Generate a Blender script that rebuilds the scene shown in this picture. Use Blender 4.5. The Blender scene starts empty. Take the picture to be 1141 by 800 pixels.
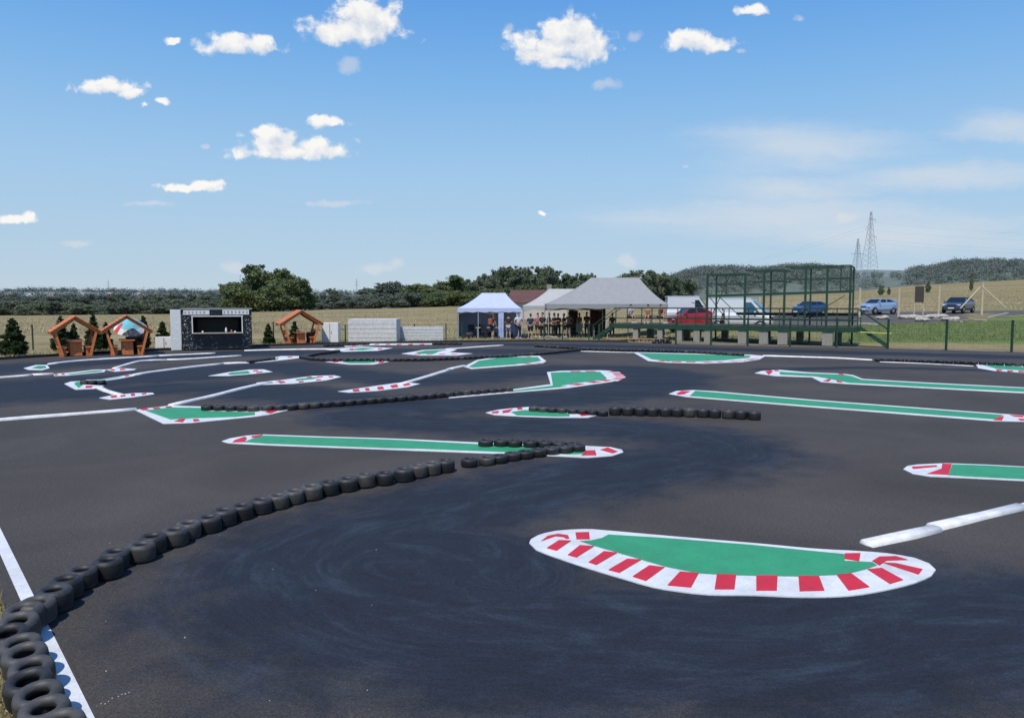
import bpy, bmesh, math, random
import numpy as np
from mathutils import Vector, Matrix, noise
random.seed(7); rng = np.random.default_rng(7)
sc = bpy.context.scene
col = sc.collection
PI = math.pi

# ---------------------------------------------------------------- camera
F, CX, CY, HZ, CH = 845.0, 570.5, 400.0, 336.0, 2.6
PITCH = math.atan((CY - HZ) / F)
cd = bpy.data.cameras.new('camera'); cam = bpy.data.objects.new('camera', cd); col.objects.link(cam)
cd.sensor_width = 36; cd.lens = F / 1141 * 36; cd.clip_end = 12000; cd.clip_start = .05
cam.location = (0, 0, CH); cam.rotation_euler = (PI / 2 - PITCH, 0, 0)
sc.camera = cam
_c, _s = math.cos(PITCH), math.sin(PITCH)
def ray(px, py):
    dx = (px - CX) / F; dy = (CY - py) / F
    return Vector((dx, _c + dy * _s, -_s + dy * _c))
def G(px, py, z=0.0):
    d = ray(px, py); t = (z - CH) / d.z
    return Vector((d.x * t, d.y * t, z))
def RY(px, py, Y):
    d = ray(px, py); t = Y / d.y
    return Vector((d.x * t, Y, CH + d.z * t))

# ---------------------------------------------------------------- terrain height
COLS = [-900, 0, 200, 400, 520, 690, 760, 850, 900, 960, 1020, 1141, 1700]
CREST = [352, 351, 349, 344, 340.5, 338, 336, 331, 328, 324, 318, 311.5, 303]
ROWS = [46, 56, 62, 76, 110]
HH = {46: [0]*13, 56: [0,0,0,0,0,0,.35,.6,.7,.8,.85,.95,1.0], 62: [0,0,0,0,0,0,.7,.95,1.05,1.15,1.2,1.5,1.6],
      76: [0,0,0,0,0,.1,.8,1.1,1.35,1.55,1.6,1.75,1.9], 110: [-.1,-.1,0,.3,.6,.7,1.1,1.7,2.1,2.4,2.5,3.0,3.4]}
def T(x, y):
    if y < 44: return 0.0
    px = CX + F * x / y
    px = max(COLS[0], min(COLS[-1], px))
    def ci(v): return float(np.interp(px, COLS, v))
    ys = ROWS + [220, 340, 700, 4000]
    zc = CH + (HZ - ci(CREST)) * 220 / F
    zs = [ci(HH[r]) for r in ROWS] + [zc, zc - 2.5, -4 if px < 800 else zc - 6, -12]
    return float(np.interp(y, ys, zs))
def ON(px, Y, dz=0.0):
    x = (px - CX) / F * Y * 1.0
    return Vector((x, Y, T(x, Y) + dz))

# ---------------------------------------------------------------- materials
def new_mat(name):
    m = bpy.data.materials.new(name); m.use_nodes = True
    nt = m.node_tree; b = nt.nodes['Principled BSDF']
    return m, nt, b
def link(nt, a, b): nt.links.new(a, b)
def noise_node(nt, scale, detail=6, rough=.6, coord='Object', vec=None, dist=0):
    n = nt.nodes.new('ShaderNodeTexNoise'); n.inputs['Scale'].default_value = scale
    n.inputs['Detail'].default_value = detail; n.inputs['Roughness'].default_value = rough
    n.inputs['Distortion'].default_value = dist
    if vec is None:
        tc = nt.nodes.new('ShaderNodeTexCoord'); vec = tc.outputs[coord]
    link(nt, vec, n.inputs['Vector']); return n
def ramp(nt, src, stops):
    r = nt.nodes.new('ShaderNodeValToRGB'); e = r.color_ramp.elements
    while len(e) < len(stops): e.new(.5)
    for el, (p, c) in zip(e, stops):
        el.position = p; el.color = (c[0], c[1], c[2], 1) if hasattr(c, '__len__') else (c, c, c, 1)
    link(nt, src, r.inputs['Fac']); return r
def mixc(nt, fac, a, b, mode='MIX'):
    m = nt.nodes.new('ShaderNodeMix'); m.data_type = 'RGBA'; m.blend_type = mode
    if hasattr(fac, 'links'): link(nt, fac, m.inputs[0])
    else: m.inputs[0].default_value = fac
    for v, i in ((a, 6), (b, 7)):
        if hasattr(v, 'links'): link(nt, v, m.inputs[i])
        else: m.inputs[i].default_value = (v[0], v[1], v[2], 1)
    return m.outputs[2]
def mth(nt, op, a, b=None, c=None, clamp=False):
    m = nt.nodes.new('ShaderNodeMath'); m.operation = op; m.use_clamp = clamp
    for i, v in enumerate((a, b, c)):
        if v is None: continue
        if hasattr(v, 'links'): link(nt, v, m.inputs[i])
        else: m.inputs[i].default_value = v
    return m.outputs[0]
def M(name, c, rough=.6, var=.25, scale=6, metal=0, bump=0, bscale=40, spec=.5, random_obj=0):
    m, nt, b = new_mat(name)
    n = noise_node(nt, scale, 8, .65)
    d = [max(0, x * (1 - var)) for x in c]; l = [min(1, x * (1 + var)) for x in c]
    r = ramp(nt, n.outputs['Fac'], [(.3, d), (.7, l)])
    out = r.outputs['Color']
    if random_obj:
        oi = nt.nodes.new('ShaderNodeObjectInfo')
        rr = ramp(nt, oi.outputs['Random'], [(0, 1 - random_obj), (1, 1 + random_obj)])
        out = mixc(nt, 1, out, rr.outputs['Color'], 'MULTIPLY')
    link(nt, out, b.inputs['Base Color'])
    b.inputs['Roughness'].default_value = rough; b.inputs['Metallic'].default_value = metal
    b.inputs['Specular IOR Level'].default_value = spec
    if bump:
        bn = nt.nodes.new('ShaderNodeBump'); bn.inputs['Strength'].default_value = bump
        bn.inputs['Distance'].default_value = .02
        n2 = noise_node(nt, bscale, 5, .6); link(nt, n2.outputs['Fac'], bn.inputs['Height'])
        link(nt, bn.outputs['Normal'], b.inputs['Normal'])
    return m

# ---------------------------------------------------------------- mesh helpers
def tag(o, label=None, cat=None, group=None, kind=None):
    if label: o['label'] = label
    if cat: o['category'] = cat
    if group: o['group'] = group
    if kind: o['kind'] = kind
    return o
def empty(name, loc=(0, 0, 0), rz=0.0, label=None, cat=None, group=None):
    o = bpy.data.objects.new(name, None); col.objects.link(o); o.location = loc; o.rotation_euler = (0, 0, rz)
    o.empty_display_size = .2
    return tag(o, label, cat, group)
def kids(o): return [c for c in bpy.data.objects if c.parent == o]
def copy_tree(o, parent=None):
    c = o.copy(); col.objects.link(c)
    if parent is not None: c.parent = parent
    for ch in list(o.children): copy_tree(ch, c)
    return c
class MB:
    def __init__(s): s.v = []; s.f = []
    def add(s, vs, fs):
        o = len(s.v); s.v += [tuple(v) for v in vs]; s.f += [tuple(i + o for i in f) for f in fs]; return s
    def box(s, c, d, rz=0, ry=0, rx=0):
        m = Matrix.Translation(c) @ Matrix.Rotation(rz, 4, 'Z') @ Matrix.Rotation(ry, 4, 'Y') @ Matrix.Rotation(rx, 4, 'X')
        x, y, z = d[0]/2, d[1]/2, d[2]/2
        vs = [m @ Vector(p) for p in ((-x,-y,-z),(x,-y,-z),(x,y,-z),(-x,y,-z),(-x,-y,z),(x,-y,z),(x,y,z),(-x,y,z))]
        return s.add(vs, [(0,3,2,1),(4,5,6,7),(0,1,5,4),(1,2,6,5),(2,3,7,6),(3,0,4,7)])
    def bar(s, a, b, w, h=None, roll=None):
        a = Vector(a); b = Vector(b); h = h or w; d = (b - a); L = d.length; d.normalize()
        up = Vector((0, 0, 1)) if abs(d.z) < .95 else Vector((0, 1, 0))
        sd = d.cross(up).normalized() * w / 2; u = sd.cross(d).normalized() * h / 2
        vs = [a - sd - u, a + sd - u, a + sd + u, a - sd + u, b - sd - u, b + sd - u, b + sd + u, b - sd + u]
        return s.add(vs, [(0,1,2,3),(7,6,5,4),(1,0,4,5),(2,1,5,6),(3,2,6,7),(0,3,7,4)])
    def tube(s, pts, r, n=8, cap=True):
        pts = [Vector(p) for p in pts]; rs = r if hasattr(r, '__len__') else [r] * len(pts)
        rings = []
        for i, p in enumerate(pts):
            d = (pts[min(i+1, len(pts)-1)] - pts[max(i-1, 0)]).normalized()
            up = Vector((0, 0, 1)) if abs(d.z) < .9 else Vector((1, 0, 0))
            a = d.cross(up).normalized(); b = a.cross(d)
            rings.append([p + (a * math.cos(2*PI*k/n) + b * math.sin(2*PI*k/n)) * rs[i] for k in range(n)])
        vs = [v for r_ in rings for v in r_]; fs = []
        for i in range(len(pts)-1):
            for k in range(n):
                fs.append((i*n+k, i*n+(k+1) % n, (i+1)*n+(k+1) % n, (i+1)*n+k))
        if cap: fs += [tuple(range(n))[::-1], tuple(range((len(pts)-1)*n, len(pts)*n))]
        return s.add(vs, fs)
    def lathe(s, prof, n=24, c=(0,0,0), closed=False, axis='Z'):
        vs = []; m = len(prof)
        for k in range(n):
            a = 2*PI*k/n
            for r, z in prof:
                if axis == 'Z': vs.append((c[0]+r*math.cos(a), c[1]+r*math.sin(a), c[2]+z))
                elif axis == 'Y': vs.append((c[0]+r*math.cos(a), c[1]+z, c[2]+r*math.sin(a)))
        fs = []
        for k in range(n):
            for i in range(m if closed else m-1):
                j = (i+1) % m; k2 = (k+1) % n
                fs.append((k*m+i, k2*m+i, k2*m+j, k*m+j))
        return s.add(vs, fs)
    def quad(s, a, b, c, d): return s.add([a, b, c, d], [(0,1,2,3)])
    def ngon(s, pts): return s.add(pts, [tuple(range(len(pts)))])
    def slab(s, pts, z0, z1):
        n = len(pts); vs = [(p[0], p[1], z0) for p in pts] + [(p[0], p[1], z1) for p in pts]
        ar = sum(pts[i][0]*pts[(i+1) % n][1] - pts[(i+1) % n][0]*pts[i][1] for i in range(n))
        if ar < 0:
            vs = [(p[0], p[1], z0) for p in pts[::-1]] + [(p[0], p[1], z1) for p in pts[::-1]]
        return s.add(vs, [tuple(range(n, 2*n))] + [(i, (i+1) % n, n+(i+1) % n, n+i) for i in range(n)])
    def build(s, name, mat, parent=None, smooth=False, loc=None, bevel=0):
        me = bpy.data.meshes.new(name); me.from_pydata(s.v, [], s.f)
        bm = bmesh.new(); bm.from_mesh(me)
        big = [f for f in bm.faces if len(f.verts) > 4]
        if big: bmesh.ops.triangulate(bm, faces=big)
        if bevel: bmesh.ops.bevel(bm, geom=bm.edges[:], offset=bevel, segments=2, affect='EDGES', profile=.5)
        bm.to_mesh(me); bm.free()
        if smooth: me.shade_smooth()
        o = bpy.data.objects.new(name, me); col.objects.link(o)
        for mm in (mat if isinstance(mat, (list, tuple)) else [mat]): me.materials.append(mm)
        if parent is not None: o.parent = parent
        if loc is not None: o.location = loc
        return o
ORD = ['', 'first','second','third','fourth','fifth','sixth','seventh','eighth','ninth','tenth','eleventh','twelfth','thirteenth',
 'fourteenth','fifteenth','sixteenth','seventeenth','eighteenth','nineteenth','twentieth']
def ordn(i):
    if i <= 20: return ORD[i]
    t = {2: 'twenty', 3: 'thirty', 4: 'forty'}[i // 10]
    return t + '-' + ORD[i % 10] if i % 10 else {3: 'thirtieth', 4: 'fortieth'}[i // 10]

# ---------------------------------------------------------------- light and sky
SUN_AZ_VEC = Vector((-.32, -.80)); ELEV = math.radians(58)
az = math.atan2(SUN_AZ_VEC.x, SUN_AZ_VEC.y)        # from +Y towards +X
sd = Vector((math.sin(az)*math.cos(ELEV), math.cos(az)*math.cos(ELEV), math.sin(ELEV)))
ld = bpy.data.lights.new('sun', 'SUN'); ld.energy = 4.2; ld.angle = math.radians(.5); ld.color = (1, .955, .89)
lo = bpy.data.objects.new('sun', ld); col.objects.link(lo); lo.rotation_euler = sd.to_track_quat('Z', 'Y').to_euler()
lo.location = (0, 0, 30)
w = bpy.data.worlds.new('World'); sc.world = w; w.use_nodes = True
nt = w.node_tree; nt.nodes.clear()
out = nt.nodes.new('ShaderNodeOutputWorld'); bg = nt.nodes.new('ShaderNodeBackground')
sky = nt.nodes.new('ShaderNodeTexSky'); sky.sky_type = 'NISHITA'; sky.sun_disc = False
sky.sun_elevation = ELEV; sky.sun_rotation = az; sky.air_density = 1.0; sky.dust_density = .6; sky.ozone_density = 2.0
sky.altitude = 200
hsv = nt.nodes.new('ShaderNodeHueSaturation'); hsv.inputs['Saturation'].default_value = 1.12
link(nt, sky.outputs[0], hsv.inputs['Color'])
tc = nt.nodes.new('ShaderNodeTexCoord'); sep = nt.nodes.new('ShaderNodeSeparateXYZ'); link(nt, tc.outputs['Generated'], sep.inputs[0])
X, Y_, Z = sep.outputs
ysafe = mth(nt, 'MAXIMUM', Y_, .02)
cu = nt.nodes.new('ShaderNodeCombineXYZ')
link(nt, mth(nt, 'DIVIDE', X, ysafe), cu.inputs[0]); link(nt, mth(nt, 'DIVIDE', Z, ysafe), cu.inputs[1])
UV = cu.outputs[0]
# big warp + fine warp
def vm(op, a, b):
    n = nt.nodes.new('ShaderNodeVectorMath'); n.operation = op
    for i, v in enumerate((a, b)):
        if v is None: continue
        if hasattr(v, 'links'): link(nt, v, n.inputs[i])
        elif hasattr(v, '__len__'): n.inputs[i].default_value = v
        else: n.inputs['Scale'].default_value = v
    return n
def warp(uv, scale, amt, detail=3):
    n = noise_node(nt, scale, detail, .6, vec=uv)
    o = vm('SUBTRACT', n.outputs['Color'], (.5, .5, .5)); s_ = vm('MULTIPLY', o.outputs[0], (amt, amt * .8, 0))
    return vm('ADD', uv, s_.outputs[0]).outputs[0]
W1 = warp(warp(UV, 14, .022), 55, .013, 5)
def uvof(px, py):
    d = ray(px, py); return d.x / d.y, d.z / d.y
def ellfield(lst, uv):
    cur = None
    for px, py, a, b in lst:
        u, v = uvof(px, py)
        s1 = vm('SUBTRACT', uv, (u, v, 0)); s2 = vm('MULTIPLY', s1.outputs[0], (F / a, F / b, 0))
        s3 = vm('LENGTH', s2.outputs[0], None).outputs['Value']
        cur = s3 if cur is None else mth(nt, 'MINIMUM', cur, s3)
    return cur
SOLID = [(268,51,44,9),(255,46,24,9),(292,47,16,8),
 (396,34,52,15),(405,20,34,20),(375,38,32,12),(425,22,20,16),
 (122,97,38,7),(115,92,22,7),(145,103,20,6),(162,117,5,3),(181,111,7,4),(194,47,9,4),
 (320,169,63,8),(305,158,36,15),(300,149,22,9),(345,163,28,9),(372,168,13,8),
 (364,138,24,6),(355,134,12,5),(215,210,36,5),(228,206,20,5),(200,210,20,5),(18,244,24,5),(30,240,10,5),
 (622,52,55,17),(632,36,38,18),(650,50,30,18),(600,60,30,10),(620,68,36,8),
 (778,47,34,10),(768,41,20,8),(800,52,14,6),(838,11,18,6),(604,236,5,2.5)]
FAINT = [(943,243,14,5),(940,240,8,5),(388,72,13,9),(165,229,25,3),(85,273,16,4),(567,32,7,7),(708,41,9,6),(400,157,6,3),(418,298,26,6),(442,293,10,8),(260,297,16,7),
 (697,291,13,8),(370,226,38,4),(228,162,4,3),(825,55,6,3),(890,22,5,4),(764,187,5,2),(675,93,16,6)]
dS = ellfield(SOLID, W1); dF = ellfield(FAINT, W1)
fb = noise_node(nt, 46, 9, .58, vec=W1); fb2o = vm('ADD', W1, (-.004, .007, 0)); fb2 = noise_node(nt, 48, 8, .62, vec=fb2o.outputs[0])
fr = mth(nt, 'SUBTRACT', fb.outputs['Fac'], .5)
dS2 = ellfield(SOLID, vm('ADD', W1, (-.004, .011, 0)).outputs[0])
def ss(x, a, b):
    n = nt.nodes.new('ShaderNodeMapRange'); n.interpolation_type = 'SMOOTHSTEP'
    n.inputs['From Min'].default_value = a; n.inputs['From Max'].default_value = b
    link(nt, x, n.inputs['Value']); return n.outputs[0]
dens = mth(nt, 'ADD', mth(nt, 'SUBTRACT', 1.0, dS), mth(nt, 'MULTIPLY', fr, 2.3))
alS = ss(dens, -.22, .46)
densF = mth(nt, 'ADD', mth(nt, 'SUBTRACT', 1.0, dF), mth(nt, 'MULTIPLY', fr, 2.2))
alF = mth(nt, 'MULTIPLY', ss(densF, -.25, .7), .4)
front = ss(Y_, .03, .1)
alS = mth(nt, 'MULTIPLY', alS, front); alF = mth(nt, 'MULTIPLY', alF, front)
# cirrus veils low on the right
stv = vm('MULTIPLY', W1, (3.2, 26, 1)); st = noise_node(nt, 1.0, 6, .6, vec=stv.outputs[0], dist=.4)
dC = ellfield([(1070,198,120,16),(870,210,95,14),(850,243,170,22),(1000,260,160,20),(1120,140,70,16),(900,165,110,26)], W1)
alC = mth(nt, 'MULTIPLY', ss(mth(nt, 'ADD', mth(nt, 'SUBTRACT', 1.0, dC), mth(nt, 'MULTIPLY', mth(nt, 'SUBTRACT', st.outputs['Fac'], .5), 2.2)), -.5, 1.0), .62)
alC = mth(nt, 'MULTIPLY', alC, front)
# horizon haze
hz = nt.nodes.new('ShaderNodeMapRange'); hz.interpolation_type = 'SMOOTHERSTEP'
hz.inputs['From Min'].default_value = .0; hz.inputs['From Max'].default_value = .36
hz.inputs['To Min'].default_value = 1; hz.inputs['To Max'].default_value = 0; link(nt, Z, hz.inputs['Value'])
SK = 1.0
STR = .1
gr_ = ramp(nt, Z, [(0, (5.3, 6.5, 7.5)), (.05, (4.5, 6.2, 7.8)), (.16, (3.5, 5.9, 8.5)), (.27, (2.15, 4.8, 8.4)), (.36, (1.3, 3.7, 8.1)), (.7, (.5, 1.6, 5.2))])
skyc = mixc(nt, .88, mixc(nt, 1, hsv.outputs[0], (1.05, 1.12, 1.28), 'MULTIPLY'), gr_.outputs['Color'])
skyc = mixc(nt, mth(nt, 'MULTIPLY', hz.outputs[0], .18), skyc, (5.2, 6.1, 6.8))
light = mth(nt, 'ADD', mth(nt, 'ADD', .55, mth(nt, 'MULTIPLY', mth(nt, 'SUBTRACT', fb.outputs['Fac'], fb2.outputs['Fac']), 1.6)), mth(nt, 'MULTIPLY', mth(nt, 'SUBTRACT', dS2, dS), .55), clamp=True)
thick = ss(dens, .05, .8)
shade = mth(nt, 'ADD', mth(nt, 'MULTIPLY', light, .8), mth(nt, 'MULTIPLY', mth(nt, 'SUBTRACT', 1.0, mth(nt, 'MULTIPLY', thick, .2)), .22), clamp=True)
cc = ramp(nt, shade, [(.28, (5.9, 6.7, 7.8)), (.58, (7.9, 8.1, 8.5)), (.92, (9.8, 9.6, 9.2))])
skyc = mixc(nt, alC, skyc, (7.0, 7.4, 7.9))
skyc = mixc(nt, alF, skyc, (7.8, 7.6, 7.7))
skyc = mixc(nt, mth(nt, 'MULTIPLY', alS, .95), skyc, cc.outputs['Color'])
link(nt, skyc, bg.inputs['Color']); bg.inputs['Strength'].default_value = STR
link(nt, bg.outputs[0], out.inputs['Surface'])
try:
    w.cycles.sampling_method = 'MANUAL'; w.cycles.sample_map_resolution = 512
except Exception: pass
sc.view_settings.view_transform = 'Standard'; sc.view_settings.look = 'None'; sc.view_settings.exposure = 0
sc.cycles.use_denoising = True
sc.cycles.max_bounces = 6; sc.cycles.transparent_max_bounces = 8

# ---------------------------------------------------------------- materials used around the place
def asphalt_mat():
    m, nt, b = new_mat('asphalt')
    tc = nt.nodes.new('ShaderNodeTexCoord'); P = tc.outputs['Object']
    fine = noise_node(nt, 75, 4, .8, vec=P); med = noise_node(nt, 26, 7, .85, vec=P); big = noise_node(nt, .35, 5, .6, vec=P, dist=.6)
    vor = nt.nodes.new('ShaderNodeTexVoronoi'); vor.inputs['Scale'].default_value = 85; link(nt, P, vor.inputs['Vector'])
    base = ramp(nt, big.outputs['Fac'], [(.3, (.049, .0438, .0395)), (.5, (.061, .0547, .0495)), (.72, (.078, .070, .063))])
    g = ramp(nt, med.outputs['Fac'], [(.3, .55), (.7, 1.5)])
    g2 = ramp(nt, fine.outputs['Fac'], [(.32, .38), (.5, .95), (.7, 1.9)])
    g3 = ramp(nt, vor.outputs['Distance'], [(.0, 1.5), (.35, .9)])
    c = mixc(nt, 1, base.outputs['Color'], g.outputs['Color'], 'MULTIPLY')
    c = mixc(nt, 1, c, g2.outputs['Color'], 'MULTIPLY'); c = mixc(nt, .6, c, g3.outputs['Color'], 'MULTIPLY')
    # pale grit
    v2 = nt.nodes.new('ShaderNodeTexVoronoi'); v2.inputs['Scale'].default_value = 16; link(nt, P, v2.inputs['Vector'])
    sp = ramp(nt, v2.outputs['Distance'], [(.03, 1), (.06, 0)])
    sel = ramp(nt, noise_node(nt, 5, 2, .5, vec=P).outputs['Fac'], [(.58, 0), (.7, 1)])
    c = mixc(nt, mth(nt, 'MULTIPLY', mth(nt, 'MULTIPLY', sp.outputs['Color'], sel.outputs['Color']), .85), c, (.3, .29, .27))
    # dark rubbered-in line; its blue is sky reflection put into the colour
    at = nt.nodes.new('ShaderNodeAttribute'); at.attribute_name = 'groove'
    fl = nt.nodes.new('ShaderNodeAttribute'); fl.attribute_name = 'flow'
    e1 = noise_node(nt, 1.4, 6, .68, vec=P, dist=.3); e2 = noise_node(nt, .5, 4, .6, vec=P)
    gsum = mth(nt, 'ADD', at.outputs['Fac'], mth(nt, 'ADD', mth(nt, 'MULTIPLY', mth(nt, 'SUBTRACT', e1.outputs['Fac'], .5), .9), mth(nt, 'MULTIPLY', mth(nt, 'SUBTRACT', e2.outputs['Fac'], .5), .5)))
    mr = nt.nodes.new('ShaderNodeMapRange'); mr.interpolation_type = 'SMOOTHSTEP'; mr.inputs['From Min'].default_value = .14; mr.inputs['From Max'].default_value = .72
    link(nt, gsum, mr.inputs['Value']); gm = mr.outputs[0]
    s1 = noise_node(nt, 1.0, 8, .72, vec=fl.outputs['Vector'], dist=2.2); s2 = noise_node(nt, 3.0, 7, .8, vec=fl.outputs['Vector'])
    fm = nt.nodes.new('ShaderNodeMapping'); fm.inputs['Scale'].default_value = (.9, 9, 1); link(nt, fl.outputs['Vector'], fm.inputs['Vector'])
    s3 = noise_node(nt, 1.0, 7, .75, vec=fm.outputs[0], dist=.5)
    st = ramp(nt, mth(nt, 'ADD', mth(nt, 'ADD', mth(nt, 'MULTIPLY', s1.outputs['Fac'], .50), mth(nt, 'MULTIPLY', s2.outputs['Fac'], .30)), mth(nt, 'MULTIPLY', s3.outputs['Fac'], .20)), [(.38, (.0095, .0125, .019)), (.50, (.0135, .019, .030)), (.61, (.027, .037, .057)), (.74, (.042, .059, .088))])
    rub = mixc(nt, 1, st.outputs['Color'], g.outputs['Color'], 'MULTIPLY')
    g2b = ramp(nt, fine.outputs['Fac'], [(.3, .62), (.5, 1.0), (.72, 1.5)])
    rub = mixc(nt, 1, rub, g2b.outputs['Color'], 'MULTIPLY')
    c = mixc(nt, mth(nt, 'MULTIPLY', gm, .96), c, rub)
    link(nt, c, b.inputs['Base Color'])
    b.inputs['Roughness'].default_value = .85; b.inputs['Specular IOR Level'].default_value = .25
    bn = nt.nodes.new('ShaderNodeBump'); bn.inputs['Strength'].default_value = .5; bn.inputs['Distance'].default_value = .006
    link(nt, fine.outputs['Fac'], bn.inputs['Height']); link(nt, bn.outputs['Normal'], b.inputs['Normal'])
    return m
def paint_mat(name, c, wear=.25):
    m, nt, b = new_mat(name)
    tc = nt.nodes.new('ShaderNodeTexCoord'); P = tc.outputs['Object']
    n1 = noise_node(nt, 3, 8, .7, vec=P); n2 = noise_node(nt, 90, 3, .6, vec=P)
    r = ramp(nt, n1.outputs['Fac'], [(.3, [x * (1 - wear) for x in c]), (.62, c)])
    g = ramp(nt, n2.outputs['Fac'], [(.3, .82), (.6, 1.06)])
    o = mixc(nt, 1, r.outputs['Color'], g.outputs['Color'], 'MULTIPLY')
    mp = nt.nodes.new('ShaderNodeMapping'); mp.inputs['Scale'].default_value = (3, 14, 1); mp.inputs['Rotation'].default_value = (0, 0, .4); link(nt, P, mp.inputs['Vector'])
    n3 = noise_node(nt, 1, 6, .7, vec=mp.outputs[0]); sc_ = ramp(nt, n3.outputs['Fac'], [(.58, 0), (.75, 1)])
    o = mixc(nt, mth(nt, 'MULTIPLY', sc_.outputs['Color'], wear * 1.7), o, [x * .35 + .03 for x in c])
    n5 = noise_node(nt, .9, 9, .8, vec=P, dist=1.2); dk = ramp(nt, n5.outputs['Fac'], [(.47, 0), (.66, 1)]); o = mixc(nt, mth(nt, 'MULTIPLY', dk.outputs['Color'], .42), o, [x * .45 + .02 for x in c])
    n6 = noise_node(nt, 38, 6, .8, vec=P); ch = ramp(nt, n6.outputs['Fac'], [(.66, 0), (.70, 1)]); o = mixc(nt, mth(nt, 'MULTIPLY', ch.outputs['Color'], .6), o, (.06, .058, .056))
    link(nt, o, b.inputs['Base Color']); b.inputs['Roughness'].default_value = .6; b.inputs['Specular IOR Level'].default_value = .3
    bn = nt.nodes.new('ShaderNodeBump'); bn.inputs['Strength'].default_value = .25; bn.inputs['Distance'].default_value = .004
    link(nt, n2.outputs['Fac'], bn.inputs['Height']); link(nt, bn.outputs['Normal'], b.inputs['Normal'])
    return m
MA = asphalt_mat()
MW = paint_mat('white_paint', (.70, .72, .73), .18); MG = paint_mat('green_paint', (.038, .31, .15), .16); MR = paint_mat('red_paint', (.60, .024, .05), .16)

def ground_mat():
    m, nt, b = new_mat('ground')
    tc = nt.nodes.new('ShaderNodeTexCoord'); P = tc.outputs['Object']
    n1 = noise_node(nt, .06, 6, .65, vec=P, dist=.5); n2 = noise_node(nt, 1.2, 8, .75, vec=P); n3 = noise_node(nt, 30, 4, .7, vec=P)
    mp = nt.nodes.new('ShaderNodeMapping'); mp.inputs['Scale'].default_value = (.02, .12, .02); link(nt, P, mp.inputs['Vector'])
    n4 = noise_node(nt, 1, 6, .7, vec=mp.outputs[0])
    dry = ramp(nt, mth(nt, 'ADD', mth(nt, 'MULTIPLY', n1.outputs['Fac'], .45), mth(nt, 'MULTIPLY', n4.outputs['Fac'], .55)),
        [(.30, (.13, .135, .065)), (.43, (.225, .19, .095)), (.58, (.31, .25, .135)), (.75, (.38, .315, .18))])
    c = mixc(nt, 1, dry.outputs['Color'], ramp(nt, n2.outputs['Fac'], [(.3, .62), (.7, 1.25)]).outputs['Color'], 'MULTIPLY')
    c = mixc(nt, 1, c, ramp(nt, n3.outputs['Fac'], [(.3, .75), (.7, 1.22)]).outputs['Color'], 'MULTIPLY')
    za = nt.nodes.new('ShaderNodeAttribute'); za.attribute_name = 'zone'   # r green, g dirt, b road
    sp = nt.nodes.new('ShaderNodeSeparateColor'); link(nt, za.outputs['Color'], sp.inputs[0])
    def soft(v, k=.7):
        q = mth(nt, 'ADD', v, mth(nt, 'MULTIPLY', mth(nt, 'SUBTRACT', n2.outputs['Fac'], .5), k))
        r_ = nt.nodes.new('ShaderNodeMapRange'); r_.interpolation_type = 'SMOOTHSTEP'; r_.inputs['From Min'].default_value = .35; r_.inputs['From Max'].default_value = .65
        link(nt, q, r_.inputs['Value']); return r_.outputs[0]
    gr = ramp(nt, n2.outputs['Fac'], [(.3, (.07, .12, .032)), (.55, (.125, .175, .055)), (.72, (.25, .23, .11))])
    di = ramp(nt, n2.outputs['Fac'], [(.3, (.12, .105, .08)), (.7, (.24, .21, .165))])
    rd = ramp(nt, n2.outputs['Fac'], [(.3, (.085, .082, .082)), (.7, (.125, .12, .118))])
    c = mixc(nt, soft(sp.outputs[0], 1.5), c, gr.outputs['Color'])
    c = mixc(nt, soft(sp.outputs[1]), c, di.outputs['Color'])
    c = mixc(nt, soft(sp.outputs[2], .15), c, rd.outputs['Color'])
    link(nt, c, b.inputs['Base Color']); b.inputs['Roughness'].default_value = .95; b.inputs['Specular IOR Level'].default_value = .1
    bn = nt.nodes.new('ShaderNodeBump'); bn.inputs['Strength'].default_value = .6; bn.inputs['Distance'].default_value = .05
    link(nt, n3.outputs['Fac'], bn.inputs['Height']); link(nt, bn.outputs['Normal'], b.inputs['Normal'])
    return m

# ---------------------------------------------------------------- the asphalt pad
LA, LB = G(0, 588), G(105.5, 800)
def xl(y): return LA.x + (LB.x - LA.x) * (y - LA.y) / (LB.y - LA.y)
EDGE = [G(*p) for p in [(-250,409),(-100,405),(0,401),(100,394.5),(190,390),(280,386.5),(360,383.8),(500,381.5),(600,380.5),(700,381.5),(800,384.5),(940,387),(1141,392.5),(1300,397),(1600,405)]]
ex = [p.x for p in EDGE]; ey = [p.y for p in EDGE]
def yb(x): return float(np.interp(x, ex, ey))
NYA, NXA = 380, 330
xs = np.concatenate([np.linspace(-36, -14, 90, endpoint=False), np.linspace(-14, 14, 210, endpoint=False), np.linspace(14, 42, 60)])
ys = np.concatenate([np.linspace(-6, 20, 230, endpoint=False), np.linspace(20, 54, 150)])
XX, YY = np.meshgrid(xs, ys)
ybv = np.interp(xs, ex, ey)
YY = np.minimum(YY, ybv[None, :])
XL = LA.x - .30 + (LB.x - LA.x) * (YY - LA.y) / (LB.y - LA.y)
XX2 = np.maximum(XX, XL)
nr, nc = XX.shape
V = np.stack([XX2.ravel(), YY.ravel(), np.zeros(nr*nc)], 1)
idx = np.arange(nr*nc).reshape(nr, nc)
Q = np.stack([idx[:-1, :-1], idx[:-1, 1:], idx[1:, 1:], idx[1:, :-1]], -1).reshape(-1, 4)
p = V[Q]; area = np.abs((p[:, 2, 0]-p[:, 0, 0])*(p[:, 3, 1]-p[:, 1, 1])-(p[:, 3, 0]-p[:, 1, 0])*(p[:, 2, 1]-p[:, 0, 1]))
Q = Q[area > 1e-6]
me = bpy.data.meshes.new('asphalt'); me.from_pydata(V.tolist(), [], Q.tolist())
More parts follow.
